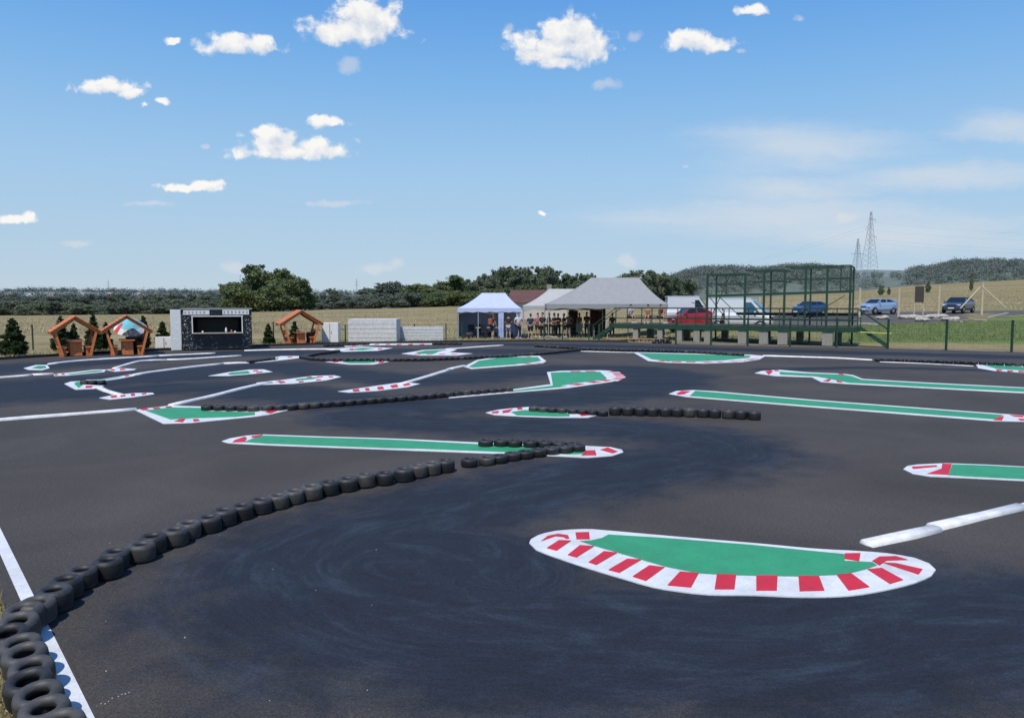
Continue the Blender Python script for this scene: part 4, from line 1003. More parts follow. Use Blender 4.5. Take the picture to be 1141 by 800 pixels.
# plank platform at the foot
Yp = G(710, 380.2).y-.3; a, b = RY(676, 380, Yp), RY(742, 380, Yp)
e = empty('wooden_pallet', ((a.x+b.x)/2, Yp, 0), 0, 'low orange wooden planks lying in front of the driver stand', 'pallet')
for i in range(4): MB().box((0, -.3+i*.2, .17), (b.x-a.x, .16, .035)).build('board', plain('plank', (.38, .22, .12), .7, 0, .3), e)
for i in range(4): MB().box((-1.8+i*1.2, 0, .075), (.1, .75, .15)).build('bearer', plain('bearer', (.12, .08, .05)), e)
for i, (px, z) in enumerate([(729,0),(735,0),(741,0),(746,0),(732,.13),(738,.13),(744,.13)]):
    q = G(px, 382.6); o = bpy.data.objects.new('kart_tyre', TM[2]); col.objects.link(o); o.location = (q.x, q.y, z+.003)
    tag(o, f'black tyre in the pile at the foot of driver stand, {["leftmost bottom","second bottom","third bottom","rightmost bottom","left upper","middle upper","right upper"][i]}', 'tyre', 'tyres piled at the foot of the driver stand')
# ---- vehicles
MTYR = plain('car_tyre', (.018, .018, .018), .8); MRIM = plain('alloy', (.4, .4, .42), .35, .7)
def car(label, loc, rz, L, W, H, color, kind='hatch', cat='car', name='parked_car', glassc=None):
    e = empty(name, loc, rz, label, cat)    # front towards -X
    paint = new_mat('car_paint')[0]; pb = paint.node_tree.nodes['Principled BSDF']; pb.inputs['Base Color'].default_value = (*color, 1); pb.inputs['Roughness'].default_value = .28
    pb.inputs['Metallic'].default_value = .25; pb.inputs['Coat Weight'].default_value = .6
    gl = glassc or MGL
    if kind == 'hatch':
        st = [(0,.30,.52,.60,.62),(.04,.22,.60,.74,.82),(.12,.18,.66,.86,.94),(.27,.18,.72,1.0,1.0),(.5,.18,.76,1.0,1.0),(.8,.20,.78,1.0,1.0),(.93,.22,.80,.98,.96),(1,.32,.74,.95,.86)]
        roof = [(.25,.0),(.42,1.0),(.75,1.0),(.96,.30)]; wheels = (.18, .80)
    elif kind == 'sedan':
        st = [(0,.30,.50,.60,.66),(.04,.22,.58,.72,.86),(.12,.18,.63,.80,.95),(.30,.18,.68,1.0,1.0),(.5,.18,.71,1.0,1.0),(.75,.20,.74,1.0,1.0),(.92,.22,.76,.98,.96),(1,.32,.70,.95,.86)]
        roof = [(.27,.0),(.44,1.0),(.66,1.0),(.86,.0)]; wheels = (.17, .81)
    else:  # van
        st = [(0,.30,.40,.5,.80),(.02,.2,.48,.6,.92),(.10,.18,.52,1.0,.98),(.24,.18,.56,1.0,1.0),(.5,.18,.56,1,1.0),(.97,.18,.56,1,1.0),(1,.2,.54,1,.98)]
        roof = [(.05,.0),(.30,1.0),(.985,1.0),(1.0,.0)]; wheels = (.15, .80)
    vs = []; prof_n = 8
    for fx, zb, zt, _, wf in st:
        x = (fx-.5)*L; hw = W/2*wf; z0 = zb*H*.8; z1 = zt*H if kind != 'van' else zt*H*.98
        vs += [(x,-hw*.9,z0),(x,-hw,z0+.3*(z1-z0)),(x,-hw*.99,z0+.75*(z1-z0)),(x,-hw*.9,z1),(x,hw*.9,z1),(x,hw*.99,z0+.75*(z1-z0)),(x,hw,z0+.3*(z1-z0)),(x,hw*.9,z0)]
    n = len(st); fs = [(i*8+k, i*8+(k+1) % 8, (i+1)*8+(k+1) % 8, (i+1)*8+k) for i in range(n-1) for k in range(8)]
    fs += [tuple(range(8))[::-1], tuple(range((n-1)*8, n*8))]
    MB().add(vs, fs).build('body', paint, e, smooth=False)
    def belt(fx):
        return float(np.interp(fx, [s[0] for s in st], [s[2] for s in st]))*H*(.98 if kind == 'van' else 1)
    # greenhouse glass and painted roof
    ws = W/2*.90; wr = W/2*(.74 if kind != 'van' else .86); (x0,_),(x1,_),(x2,_),(x3,_) = roof
    X_ = lambda f: (f-.5)*L; Hr = H; g0 = -.03
    A_ = [(X_(x0),-ws,belt(x0)+g0),(X_(x1),-wr,Hr-.05),(X_(x2),-wr,Hr-.05),(X_(x3),-ws,belt(x3)+g0)]
    B_ = [(a,-b,c) for a, b, c in A_]
    MB().add(A_+B_, [(0,1,2,3),(7,6,5,4),(0,4,5,1),(1,5,6,2),(2,6,7,3)]).build('window_glass' if kind != 'van' else 'upper_body', gl if kind != 'van' else paint, e)
    rf = MB(); rf.slab([(X_(x1)-.05,-wr-.02),(X_(x2)+.06,-wr-.02),(X_(x2)+.06,wr+.02),(X_(x1)-.05,wr+.02)], Hr-.06, Hr); rf.build('roof', paint, e, bevel=.02)
    m_ = MB()
    for s in (-1, 1):
        f = lambda q: (q[0], s*abs(q[1])*1.012, q[2])
        m_.bar(f(A_[0]), f(A_[1]), .06, .07); m_.bar(f(A_[3]), f(A_[2]), .10, .14)
        mid = (x1+x2)/2; m_.bar((X_(mid), s*ws*1.01, belt(mid)-.02), (X_(mid), s*wr*1.01, Hr-.04), .06, .05)
    if kind != 'van': m_.build('window_pillars', paint, e)
    else:
        wsx = MB(); q0 = Vector((X_(x0)+.02, 0, belt(x0)+.08)); q1 = Vector((X_(x1)-.10, 0, Hr-.16)); off = Vector((-.035, 0, .02))
        wsx.add([q0+off+Vector((0,-ws*.9,0)), q0+off+Vector((0,ws*.9,0)), q1+off+Vector((0,wr*.93,0)), q1+off+Vector((0,-wr*.93,0))], [(0,1,2,3)]); wsx.build('windscreen', gl, e)
        for s in (-1, 1):
            sw = MB(); y0, y1 = s*(ws+.012), s*(wr+.02)
            sw.add([(X_(.16),y0,belt(.16)+.05),(X_(.38),y0,belt(.38)+.05),(X_(.38),y1,Hr-.3),(X_(.29),y1,Hr-.3)], [(0,1,2,3)]); sw.build('side_window', gl, e)
    r = .31 if kind != 'van' else .36
    for fx in wheels:
        for s in (-1, 1):
            y = s*(W/2-.10)
            wh = MB().lathe([(.0,-.1),(r*.6,-.1),(r*.92,-.1),(r,-.06),(r,.06),(r*.92,.1),(r*.6,.1),(0,.1)], 20, c=(X_(fx), y, r), axis='Y').build('wheel', MTYR, e, smooth=False)
            MB().lathe([(0,s*.112),(r*.15,s*.112),(r*.5,s*.105),(r*.58,s*.09)], 14, c=(X_(fx), y, r), axis='Y').build('rim', MRIM, wh)
            MB().lathe([(0,s*.02),(r*1.18,s*.02),(r*1.18,s*.075)], 18, c=(X_(fx), y-s*.0+s*.028, r*1.02), axis='Y').build('wheel_arch', MBK, e)
    hl = plain('lamp_glass', (.6, .62, .65), .15)
    zh = belt(.04)*.86
    for s in (-1, 1):
        MB().box((X_(.022), s*W*.33, zh), (.16, W*.2, .13), rz=s*.3).build('headlight', hl, e, bevel=.02)
        MB().box((X_(.998), s*W*.38, belt(1)*.85), (.08, W*.12, .22)).build('tail_light', plain('tail_red', (.35, .02, .02), .3), e, bevel=.01)
        MB().box((X_(.31 if kind != 'van' else .22), s*(W/2+.08), belt(.3)+.05), (.12, .16, .12)).build('wing_mirror', paint, e, bevel=.02)
    MB().box((X_(.004), 0, zh*.95), (.06, W*.4, .11)).build('grille', MBK, e); MB().box((X_(-.004), 0, zh*.62), (.03, .5, .11)).build('number_plate', MWB, e)
    MB().box((X_(.01), 0, .27), (.1, W*.6, .12)).build('lower_grille', MBK, e)
    return e
def veh(px, Y, *a, **k):
    q = ON(px, Y, .01); return car(a[0], q, *a[1:], **k)
veh(977, 71, 'light silver blue hatchback parked left of the brown board', .42, 3.75, 1.62, 1.42, (.30, .42, .58), 'hatch')
veh(1067, 71, 'dark grey blue car parked right of the brown board', .75, 4.2, 1.74, 1.45, (.05, .075, .12), 'sedan')
veh(901, 70, 'deep blue car seen through the driver stand frame', .3, 3.0, 1.6, 1.38, (.03, .08, .2), 'hatch')
VG = plain('windscreen_blue', (.03, .10, .16), .12)
veh(824, 56, 'white panel van with large blue windscreen facing right behind the driver stand', PI-.50, 4.6, 1.95, 2.30, (.72, .74, .76), 'van', 'van', 'white_van', VG)
veh(766, 61, 'white van furthest left, behind the red car', PI-.08, 3.5, 1.95, 2.35, (.70, .72, .74), 'van', 'van', 'white_van')
veh(768, 56.5, 'dark red car parked in front of the white vans', .15, 3.1, 1.7, 1.75, (.38, .02, .025), 'hatch')

# ---- wooden posts, board, stones at the road on the right
def wpost(px, pyt, Y, label, braces=()):
    q = ON(px, Y); zt = RY(px, pyt, Y).z
    e = empty('wooden_post', q, 0, label, 'post', 'pale wooden posts along the road')
    MB().tube([(0, 0, -.1), (0, 0, zt-q.z)], [.10, .085], 8).build('pole', MPW, e)
    for (bx, by, tx, ty) in braces:
        a = RY(tx, ty, Y); b = RY(bx, by, Y-1.2); b.z = max(T(b.x, b.y), b.z)
        MB().tube([a-q, b-q], .05, 6).build('brace', MPW, e)
wpost(957, 321, 66, 'leftmost pale post, beside the silver blue car'); wpost(1000.5, 321, 66, 'pale post between silver blue car and brown board')
wpost(1045, 318, 66, 'pale post touching the front of the dark car'); wpost(1093, 315, 66, 'pale post with diagonal braces right of the dark car', [(1121, 343, 1094, 319), (1070, 344, 1092, 320)])
wpost(846, 331, 66, 'short pale post seen through the driver stand')
q = ON(1022.5, 63); e = empty('notice_board', q, 0, 'dark brown board on two thin posts by the road', 'notice board')
z1, z0 = RY(1022, 319, 63).z-q.z, RY(1022, 337, 63).z-q.z; wd = (1028-1018)/845*63
for s in (-1, 1): MB().bar((s*wd/2, 0, -.1), (s*wd/2, 0, z1), .07).build('post', MPW, e)
MB().box((0, -.06, (z0+z1)/2), (wd, .05, z1-z0)).build('panel', plain('brown_board', (.06, .04, .035)), e, bevel=.008)
MST = M('stone', (.42, .39, .33), .9, .3, 3, bump=.4, bscale=8)
st_ = [(1006,350),(1011,348.5),(1017,347.5),(1023,347),(1030,347),(1036,347.5),(1042,348.5),(1048,350.5),(1024,355),(1030,354.6),(1053,353),(1058,354.8),(1050,347.2),(1064,357.5),(985,347),(981,349.5)]
for i, (px, py) in enumerate(st_):
    Y = 59.5 if py > 351 else 62.5; r = random.Random(i); q = ON(px, Y, .02); m_ = MB(); sx, sy, sz = .32+.2*r.random(), .25, .12+.08*r.random()
    bm = bmesh.new(); bmesh.ops.create_icosphere(bm, subdivisions=2, radius=1)
    for v in bm.verts:
        k = 1+.3*noise.noise(v.co*1.3+Vector((i*3, 0, 0))); v.co = Vector((v.co.x*sx*k, v.co.y*sy*k, v.co.z*sz*k+sz*.6))
    me = bpy.data.meshes.new('stone'); bm.to_mesh(me); bm.free(); me.materials.append(MST); o = bpy.data.objects.new('stone', me); col.objects.link(o); o.location = q
    tag(o, 'pale rough stone in the rubble around the road island by the brown board', 'stone', 'pale stones at the road island')
# pale kerbs at the road bend
for i, (pts, lab) in enumerate([([(1040,349,60.8),(1068,357.2,58.2),(1071,358.5,57.8)], 'pale broken kerb line running down right from the stones'), ([(1079,352,60),(1098,357.3,58.4)], 'short pale kerb right of the broken kerb'), ([(1101,352.5,60.5),(1122,343,66)], 'pale kerb rising right beneath the braced post'), ([(957,355,57.8),(978,360.5,56.6)], 'pale kerb near the stairs of the driver stand')]):
    m_ = MB(); P = [ON(a, Y, .05) for a, b, Y in pts]
    for j in range(len(P)-1): m_.bar(P[j], P[j+1], .16, .12)
    tag(m_.build('kerb_line', MST), lab, 'kerb', 'pale kerbs along the road')

# ---- people
SK = plain('skin', (.42, .24, .17), .6); HB = plain('hair_dark', (.025, .017, .012), .7)
def skin(verts, edges, radii, mat, name, parent, levels=1):
    me = bpy.data.meshes.new(name); me.from_pydata(verts, edges, [])
    o = bpy.data.objects.new(name, me); col.objects.link(o)
    md = o.modifiers.new('s', 'SKIN'); sl = me.skin_vertices[0].data
    for i, r in enumerate(radii): sl[i].radius = r if hasattr(r, '__len__') else (r, r)
    sl[0].use_root = True
    ms = o.modifiers.new('u', 'SUBSURF'); ms.levels = ms.render_levels = levels
    dg = bpy.context.evaluated_depsgraph_get(); me2 = bpy.data.meshes.new_from_object(o.evaluated_get(dg)); o.modifiers.clear(); o.data = me2
    me2.materials.clear(); me2.materials.append(mat); me2.shade_smooth(); o.parent = parent; return o
def person(px, py, Y, rz, label, shirt, trousers, hair=(.03, .02, .015), pose='stand', h=1.74, z=None, hat=None, long_hair=False, shorts=True, shoes=(.5, .5, .5), bag=None):
    q = ON(px, Y); 
    if z is not None: q.z = z
    e = empty('person', q, rz, label, 'person'); k = h/1.74
    r = random.Random(int(px)); sw = r.uniform(-.05, .05)
    if pose == 'sit':
        hipz = .50; kn = [(-.10, -.42, .50), (.10, -.42, .50)]; ft = [(-.11, -.42, .06), (.11, -.40, .06)]; hips = (0, 0, hipz)
    elif pose == 'walk':
        hipz = .92; kn = [(-.10, -.17, .50), (.10, .06, .48)]; ft = [(-.10, -.22, .07), (.11, .28, .12)]; hips = (0, 0, hipz)
    else:
        hipz = .93; kn = [(-.11, -.03+sw, .50), (.11, -.02-sw, .50)]; ft = [(-.13, .02+sw, .07), (.13, .02-sw, .07)]; hips = (0, 0, hipz)
    b = hipz; lean = -.05 if pose != 'sit' else -.08
    V_ = [hips, (0, lean*.4, b+.22), (0, lean, b+.42), (0, lean, b+.53), (0, lean-.01, b+.60), (0, lean-.02, b+.67), (0, lean-.015, b+.78)]
    R_ = [(.15, .11), (.13, .10), (.165, .11), (.06, .06), (.055, .06), (.078, .095), (.06, .075)]
    E_ = [(0, 1), (1, 2), (2, 3), (3, 4), (4, 5), (5, 6)]
    def add(p, rr, frm): V_.append(tuple(p)); R_.append(rr); E_.append((frm, len(V_)-1)); return len(V_)-1
    for i in (0, 1):
        s = -1 if i == 0 else 1
        hp = add((s*.095, 0, b-.06), .095, 0); th = add(((s*.10+kn[i][0])/2, kn[i][1]/2, (b+kn[i][2])/2-.03*(pose != 'sit')), .08, hp)
        k1 = add(kn[i], .055, th); cf = add(((kn[i][0]+ft[i][0])/2, (kn[i][1]+ft[i][1])/2+.02, kn[i][2]*.66+ft[i][2]*.3), .056, k1); an = add((ft[i][0], ft[i][1], ft[i][2]+.03), .036, cf)
        add((ft[i][0]+s*.02, ft[i][1]-.14, ft[i][2]-.03), .035, an)
    mode = r.choice(['down', 'bent', 'hip']) if pose != 'sit' else 'lap'
    arms = []
    for i in (0, 1):
        s = -1 if i == 0 else 1
        sh = add((s*.175, lean, b+.47), .06, 2)
        el, wr_ = {'down': ((s*.24, lean+.02, b+.20), (s*.25, lean-.08, b-.03)), 'bent': ((s*.23, lean+.03, b+.20), (s*.10, lean-.25, b+.27)),
                   'hip': ((s*.32, lean+.06, b+.22), (s*.19, lean-.06, b+.06)), 'lap': ((s*.22, lean-.05, b+.20), (s*.1, -.3, b+.1))}[mode]
        e1 = add(el, .042, sh); w1 = add(wr_, .027, e1); d = (Vector(wr_)-Vector(el)).normalized(); pm = add(tuple(Vector(wr_)+d*.06), (.036, .018), w1)
        sdv = d.cross(Vector((0, 1, 0))).normalized() if abs(d.y) < .9 else Vector((1, 0, 0))
        for fi, (o_, l_) in enumerate([(-.03, .065), (-.01, .078), (.01, .072), (.03, .058)]):
            f1 = add(tuple(Vector(wr_)+d*(.09+l_*.4)+sdv*o_), .0085, pm); add(tuple(Vector(wr_)+d*(.09+l_)+sdv*o_+Vector((0, -.015, 0))), .007, f1)
        add(tuple(Vector(wr_)+d*.06-sdv*s*.05), .009, w1); arms.append((sh, el, wr_))
    sc_ = lambda L_: [(x*k, y*k, z_*k) for x, y, z_ in L_]
    sr = lambda L_: [tuple(c*k for c in r_) if hasattr(r_, '__len__') else r_*k for r_ in L_]
    body = skin(sc_(V_), E_, sr(R_), SK, 'body', e)
    # clothes
    hv = [hips, (0, lean*.4, b+.22), (0, lean, b+.42), (0, lean, b+.50)]; hr = [(.17, .13), (.155, .125), (.19, .13), (.09, .08)]; he = [(0, 1), (1, 2), (2, 3)]
    for i in (0, 1):
        s = -1 if i == 0 else 1; el = Vector(arms[i][1]); shp = Vector((s*.175, lean, b+.47))
        hv.append(tuple(shp)); hr.append(.078); he.append((2, len(hv)-1)); hv.append(tuple(shp.lerp(el, .72))); hr.append(.062); he.append((len(hv)-2, len(hv)-1))
    skin(sc_(hv), he, sr(hr), plain('shirt', shirt, .85), 'shirt', e)
    tv = [(0, 0, b-.01)]; tr = [(.165, .125)]; te = []
    for i in (0, 1):
        s = -1 if i == 0 else 1; hp = Vector((s*.10, 0, b-.08)); kk = Vector(kn[i]); ff_ = Vector(ft[i])
        tv.append(tuple(hp)); tr.append(.115); te.append((0, len(tv)-1)); tv.append(tuple(hp.lerp(kk, .9))); tr.append(.092); te.append((len(tv)-2, len(tv)-1))
        if not shorts:
            tv.append(tuple(kk)); tr.append(.078); te.append((len(tv)-2, len(tv)-1)); tv.append(tuple(kk.lerp(ff_, .9))); tr.append(.062); te.append((len(tv)-2, len(tv)-1))
    skin(sc_(tv), te, sr(tr), plain('trousers', trousers, .85), 'shorts' if shorts else 'trousers', e)
    hd = Vector((0, lean-.018, b+.745))*k
    m_ = MB(); bm = bmesh.new(); bmesh.ops.create_uvsphere(bm, u_segments=14, v_segments=10, radius=1)
    for v in bm.verts: v.co = Vector((v.co.x*.088, v.co.y*.105+.018, v.co.z*.115+.012))*k+hd
    dl = [v for v in bm.verts if (v.co.z-hd.z) < -.02*k+(-.0 if v.co.y > hd.y else .05*k) and v.co.y < hd.y+.02*k]
    bmesh.ops.delete(bm, geom=dl, context='VERTS')
    if long_hair:
        for v in bm.verts:
            if v.co.z < hd.z-.03*k: v.co.z -= .16*k
    me = bpy.data.meshes.new('hair'); bm.to_mesh(me); bm.free(); me.materials.append(plain('hair', hair, .8)); ho = bpy.data.objects.new('hair', me); col.objects.link(ho); ho.parent = e
    fb_ = MB().box((0, hd.y-.10*k, hd.z-.0*k), (.022*k, .03*k, .045*k)).build('nose', SK, body)
    for s in (-1, 1):
        MB().box((s*.032*k, hd.y-.083*k, hd.z+.012*k), (.022*k, .012*k, .012*k)).build('eye', MBK, body)
        MB().box((s*ft[0][0]*-k if False else ft[0 if s < 0 else 1][0]*k+s*.012, (ft[0 if s < 0 else 1][1]-.07)*k, (ft[0 if s < 0 else 1][2]-.025)*k), (.095*k, .27*k, .085*k)).build('shoe', plain('shoe', shoes), e, bevel=.02)
    MB().box((0, hd.y-.088*k, hd.z-.05*k), (.045*k, .012*k, .008*k)).build('mouth', plain('lips', (.3, .1, .09)), body)
    if bag: MB().box((0, .20, (b+.28)*k), (.30, .20, .42)).build('backpack', plain('bag', bag), e, bevel=.05)
    return e
BKs, NVs, WHs = (.015, .015, .018), (.015, .025, .07), (.6, .6, .6)
person(549, 377, 52.9, 2.2, 'person with brown hair, orange backpack and dark shorts at the white tent', (.02, .02, .02), BKs, (.12, .05, .03), 'stand', 1.74, bag=(.35, .10, .06), long_hair=True)
person(566.5, 377, 52.6, 3.0, 'person in black t-shirt and grey shorts seen from behind at the white tent', BKs, (.3, .3, .3), shoes=(.6, .6, .6))
person(577.5, 377, 53.0, .4, 'person in white top and dark trousers by the right leg of the white tent', WHs, (.02, .025, .04), shorts=False, h=1.8)
person(591, 377, 53.0, 2.8, 'person in long navy shirt standing between the tents', (.012, .02, .06), (.012, .02, .06), h=1.72)
person(599, 377, 54.8, .3, 'person in pink top in the shade between the tents', (.45, .14, .17), (.05, .04, .04))
person(605, 377, 53.6, -.7, 'person in dark blue shirt at the left end of the grey tent', (.02, .03, .05), BKs, h=1.8, shorts=False)
person(617, 377, 54.6, .9, 'person in black under the left part of the large grey tent', BKs, BKs, shorts=False)
person(622, 377, 56.0, -.3, 'person in maroon top under the left part of the grey tent', (.10, .02, .03), BKs, shorts=False, h=1.68)
person(634, 377, 57.5, .1, 'person in lilac shirt deep under the grey tent', (.28, .2, .25), (.1, .06, .06))
for px, Y, rz, lab, sh, tr_, hh, sho in [(611, 55.6, 1.9, 'person in dark grey top at the back left of the grey tent', (.06, .06, .07), BKs, 1.75, False), (629, 55.0, -1.2, 'person in black top with bare legs under the grey tent', BKs, BKs, 1.7, True),
    (645, 57.8, .6, 'person in dusky pink top behind the dark topped table', (.25, .1, .1), BKs, 1.7, False), (654, 56.6, -.5, 'person in black behind the dark topped table', BKs, (.05, .05, .06), 1.78, False), (682, 56.2, .2, 'person in charcoal top at the right under the grey tent', (.04, .04, .05), BKs, 1.72, False), (558, 54.6, 1.2, 'person in dark red top inside the white tent', (.12, .02, .02), BKs, 1.7, True)]:
    person(px, 0, Y, rz, lab, sh, tr_, h=hh, shorts=sho)
zD = 1.155
def stp(px, dy):    # a spot on the driver stand deck
    q = P0+ux*LX(px)+uy*dy; return q
for px, dy, rz, lab, sh, tr_, hp, ps in [(702, 1.5, .5, 'person in pale grey shirt sitting on the left part of the driver stand', (.35, .35, .4), BKs, .02, 'stand'),
    (722, 1.5, -.4, 'person in tan top sitting on the driver stand beside the grey tent', (.3, .17, .08), (.12, .03, .02), .02, 'stand'),
    (735, 1.5, .8, 'person in rust red top sitting on the driver stand beside the grey tent', (.2, .04, .02), BKs, .02, 'stand')]:
    q = stp(px, dy); person(px, 0, q.y, rz, lab, sh, tr_, pose='sit', z=zD, h=1.62)
q = ON(805, 53.5); person(805, 0, 53.5, 1.2, 'person in black standing behind the stand near the white van', BKs, BKs, shorts=False)

# ---- furniture under the tents
def table(px, Y, L, label, c, legc=MAL, cloth=False):
    q = ON(px, Y); e = empty('folding_table', q, 0, label, 'table')
    MB().box((0, 0, .74), (L, .7, .04)).build('tabletop', plain('table_top', c), e, bevel=.005)
    for x in (-L/2+.12, L/2-.12):
        for y in (-.28, .28): MB().bar((x, y, 0), (x, y, .72), .04).build('leg', legc, e)
def chair(px, Y, rz, label, c=BKs):
    q = ON(px, Y); e = empty('folding_chair', q, rz, label, 'chair', 'dark chairs under the tents'); mm = plain('chair_fabric', c)
    MB().box((0, 0, .44), (.46, .44, .05)).build('seat', mm, e); MB().box((0, .22, .72), (.46, .05, .5), rx=-.15).build('backrest', mm, e)
    for x in (-.2, .2):
        MB().bar((x, -.2, 0), (x, .18, .44), .03).build('leg', MBK, e); MB().bar((x, .22, 0), (x, -.18, .44), .03).build('leg', MBK, e)
table(545, 54.4, 1.9, 'white folding table inside the white tent', (.6, .6, .6)); chair(526, 54.6, .3, 'leftmost dark chair inside the white tent'); chair(533, 55.2, -.4, 'dark chair second from left inside the white tent'); chair(541, 53.9, 2.6, 'dark chair at the table inside the white tent')
table(648, 55.4, 2.0, 'dark topped table under the middle of the grey tent', (.02, .06, .05)); chair(646, 54.6, 2.9, 'dark chair in front of the grey tent table', (.01, .03, .03)); chair(660, 56, 1.0, 'black chair right of the grey tent table')
table(625, 58.2, 1.6, 'brown table deep under the grey tent', (.2, .1, .07)); table(690, 57.6, 1.6, 'small dark table at the right under the grey tent', (.1, .05, .03))
def bag_(px, Y, s, label, c):
    q = ON(px, Y); bm = bmesh.new(); bmesh.ops.create_cube(bm, size=1); bmesh.ops.subdivide_edges(bm, edges=bm.edges[:], cuts=3, use_grid_fill=True)
    for v in bm.verts:
        v.co = v.co.lerp(v.co.normalized()*.55, .5); v.co = Vector((v.co.x*s*1.5, v.co.y*s, (v.co.z+.46)*s*(1+.1*noise.noise(v.co*3+Vector((px, 0, 0))))))
    me = bpy.data.meshes.new('sports_bag'); bm.to_mesh(me); bm.free(); me.materials.append(plain('bag_cloth', c)); me.shade_smooth(); o = bpy.data.objects.new('sports_bag', me); col.objects.link(o); o.location = q; tag(o, label, 'bag')
bag_(523, 54.0, .42, 'black bag on the ground at the left inside the white tent', BKs); bag_(549, 55.2, .4, 'dark bag beneath the white table', (.03, .03, .03)); bag_(571, 53.2, .35, 'dark bag by the feet of the person in black', BKs); bag_(586, 53.4, .38, 'black bag right of the white tent', BKs)
def cabinet(px, Y, w_, h_, label, c):
    q = ON(px, Y); e = empty('wooden_cabinet', q, 0, label, 'cabinet', 'brown cabinets under the grey tent'); m2 = plain('cab_wood', c)
    MB().box((0, .25, h_/2), (w_, .5, h_)).build('body', m2, e, bevel=.01)
    for s in (-1, 1): MB().box((s*w_*.245, -.012, h_*.5), (w_*.45, .024, h_*.92)).build('door', plain('cab_door', [x*.7 for x in c]), e)
cabinet(639, 60, .7, 1.9, 'narrow dark brown cabinet deep under the grey tent', (.09, .03, .02)); cabinet(664, 60, .9, 2.0, 'red brown cabinet under the middle of the grey tent', (.2, .05, .03)); cabinet(671, 59.3, .5, 2.1, 'slim red brown cabinet right of the wider one', (.16, .04, .03)); 
# ---- pylons and wires
MPY = plain('galvanised_hazed', (.34, .38, .42), .6)  # pale blue-grey, distance haze put into the steel colour
def pylon(px, py_top, Y, pybase, label, arms, wb):
    top = RY(px, py_top, Y); base = RY(px, pybase, Y); H = top.z-base.z; e = empty('power_pylon', base, .5, label, 'pylon', 'lattice power pylons')
    m_ = MB(); N = 11; r = .075*Y/480
    lv = [(H*i/N, wb*(1-i/N)**1.15+.35) for i in range(N+1)]
    for sx in (-1, 1):
        for sy in (-1, 1):
            for i in range(N): m_.bar((sx*lv[i][1], sy*lv[i][1], lv[i][0]), (sx*lv[i+1][1], sy*lv[i+1][1], lv[i+1][0]), r*2.2)
    for i in range(N):
        (z0, w0), (z1, w1) = lv[i], lv[i+1]
        for s in (-1, 1):
            m_.bar((-w0, s*w0, z0), (w1, s*w1, z1), r); m_.bar((w0, s*w0, z0), (-w1, s*w1, z1), r)
            m_.bar((s*w0, -w0, z0), (s*w1, w1, z1), r); m_.bar((s*w0, w0, z0), (s*w1, -w1, z1), r)
    m_.build('tower', MPY, e)
    tips = []
    for fz, l0, l1 in arms:
        z = H*fz; a = MB(); a.bar((l0, 0, z), (l1, 0, z), r*2.2); a.bar((l0, 0, z), (0, 0, z+H*.035), r*1.5); a.bar((l1, 0, z), (0, 0, z+H*.035), r*1.5); am = a.build('cross_arm', MPY, e)
        for l in (l0, l1):
            if abs(l) > 1: MB().bar((l, 0, z), (l, 0, z-H*.045), r*1.6).build('insulator', MPY, am); tips.append((l, z-H*.045))
    return e, tips
eA, tA = pylon(968.5, 236, 480, 299, 'taller lattice power pylon rising above the hill', [(.86, -1, 4.6), (.72, -4.4, 1), (.56, -1, 6.0), (.50, -2, 2)], 3.2)
eB, tB = pylon(955, 266, 640, 300, 'smaller hazy lattice pylon behind the taller one', [(.78, -1, 3.5), (.5, -7.5, 7.5)], 2.6)
def wire(a, b, sag, label):
    pts = [a.lerp(b, t)+Vector((0, 0, -sag*4*t*(1-t))) for t in [i/24 for i in range(25)]]
    o = MB().tube(pts, .03, 4, False).build('power_cable', MPY); tag(o, label, 'cable', 'power cables from the tall pylon')
bz = eA.location
for i, ((l, z), py2) in enumerate(zip([t for t in tA if True][:4], (262, 268, 279, 284))):
    a = bz+Vector((l*math.cos(.5), l*math.sin(.5), z)); wire(a, RY(1450, py2, 380+i*4), 4, ['uppermost', 'second', 'third', 'lowest'][i]+' power cable running right from the tall pylon')
for i, (px, py) in enumerate(((700, 303), (690, 304))):
    l, z = tA[i]; a = bz+Vector((l*math.cos(.5), l*math.sin(.5), z)); wire(a, RY(px, py-10, 1400), 22, ['upper', 'lower'][i]+' power cable running left from the tall pylon')
for px, pt, Y, lab in [(121, 312, 1500, 'tiny hazy mast on the left horizon above the food stall side'), (397.5, 311, 1100, 'tiny hazy mast left of the centre woods')]:
    b = RY(px, 326, Y); t = RY(px, pt, Y); e = empty('distant_mast', b, .4, lab, 'mast'); H = t.z-b.z
    m_ = MB().bar((-.9, 0, 0), (0, 0, H), .5).bar((.9, 0, 0), (0, 0, H), .5).bar((-3, 0, H*.75), (3, 0, H*.75), .4).bar((-4, 0, H*.55), (4, 0, H*.55), .4); m_.build('tower', MPY, e)

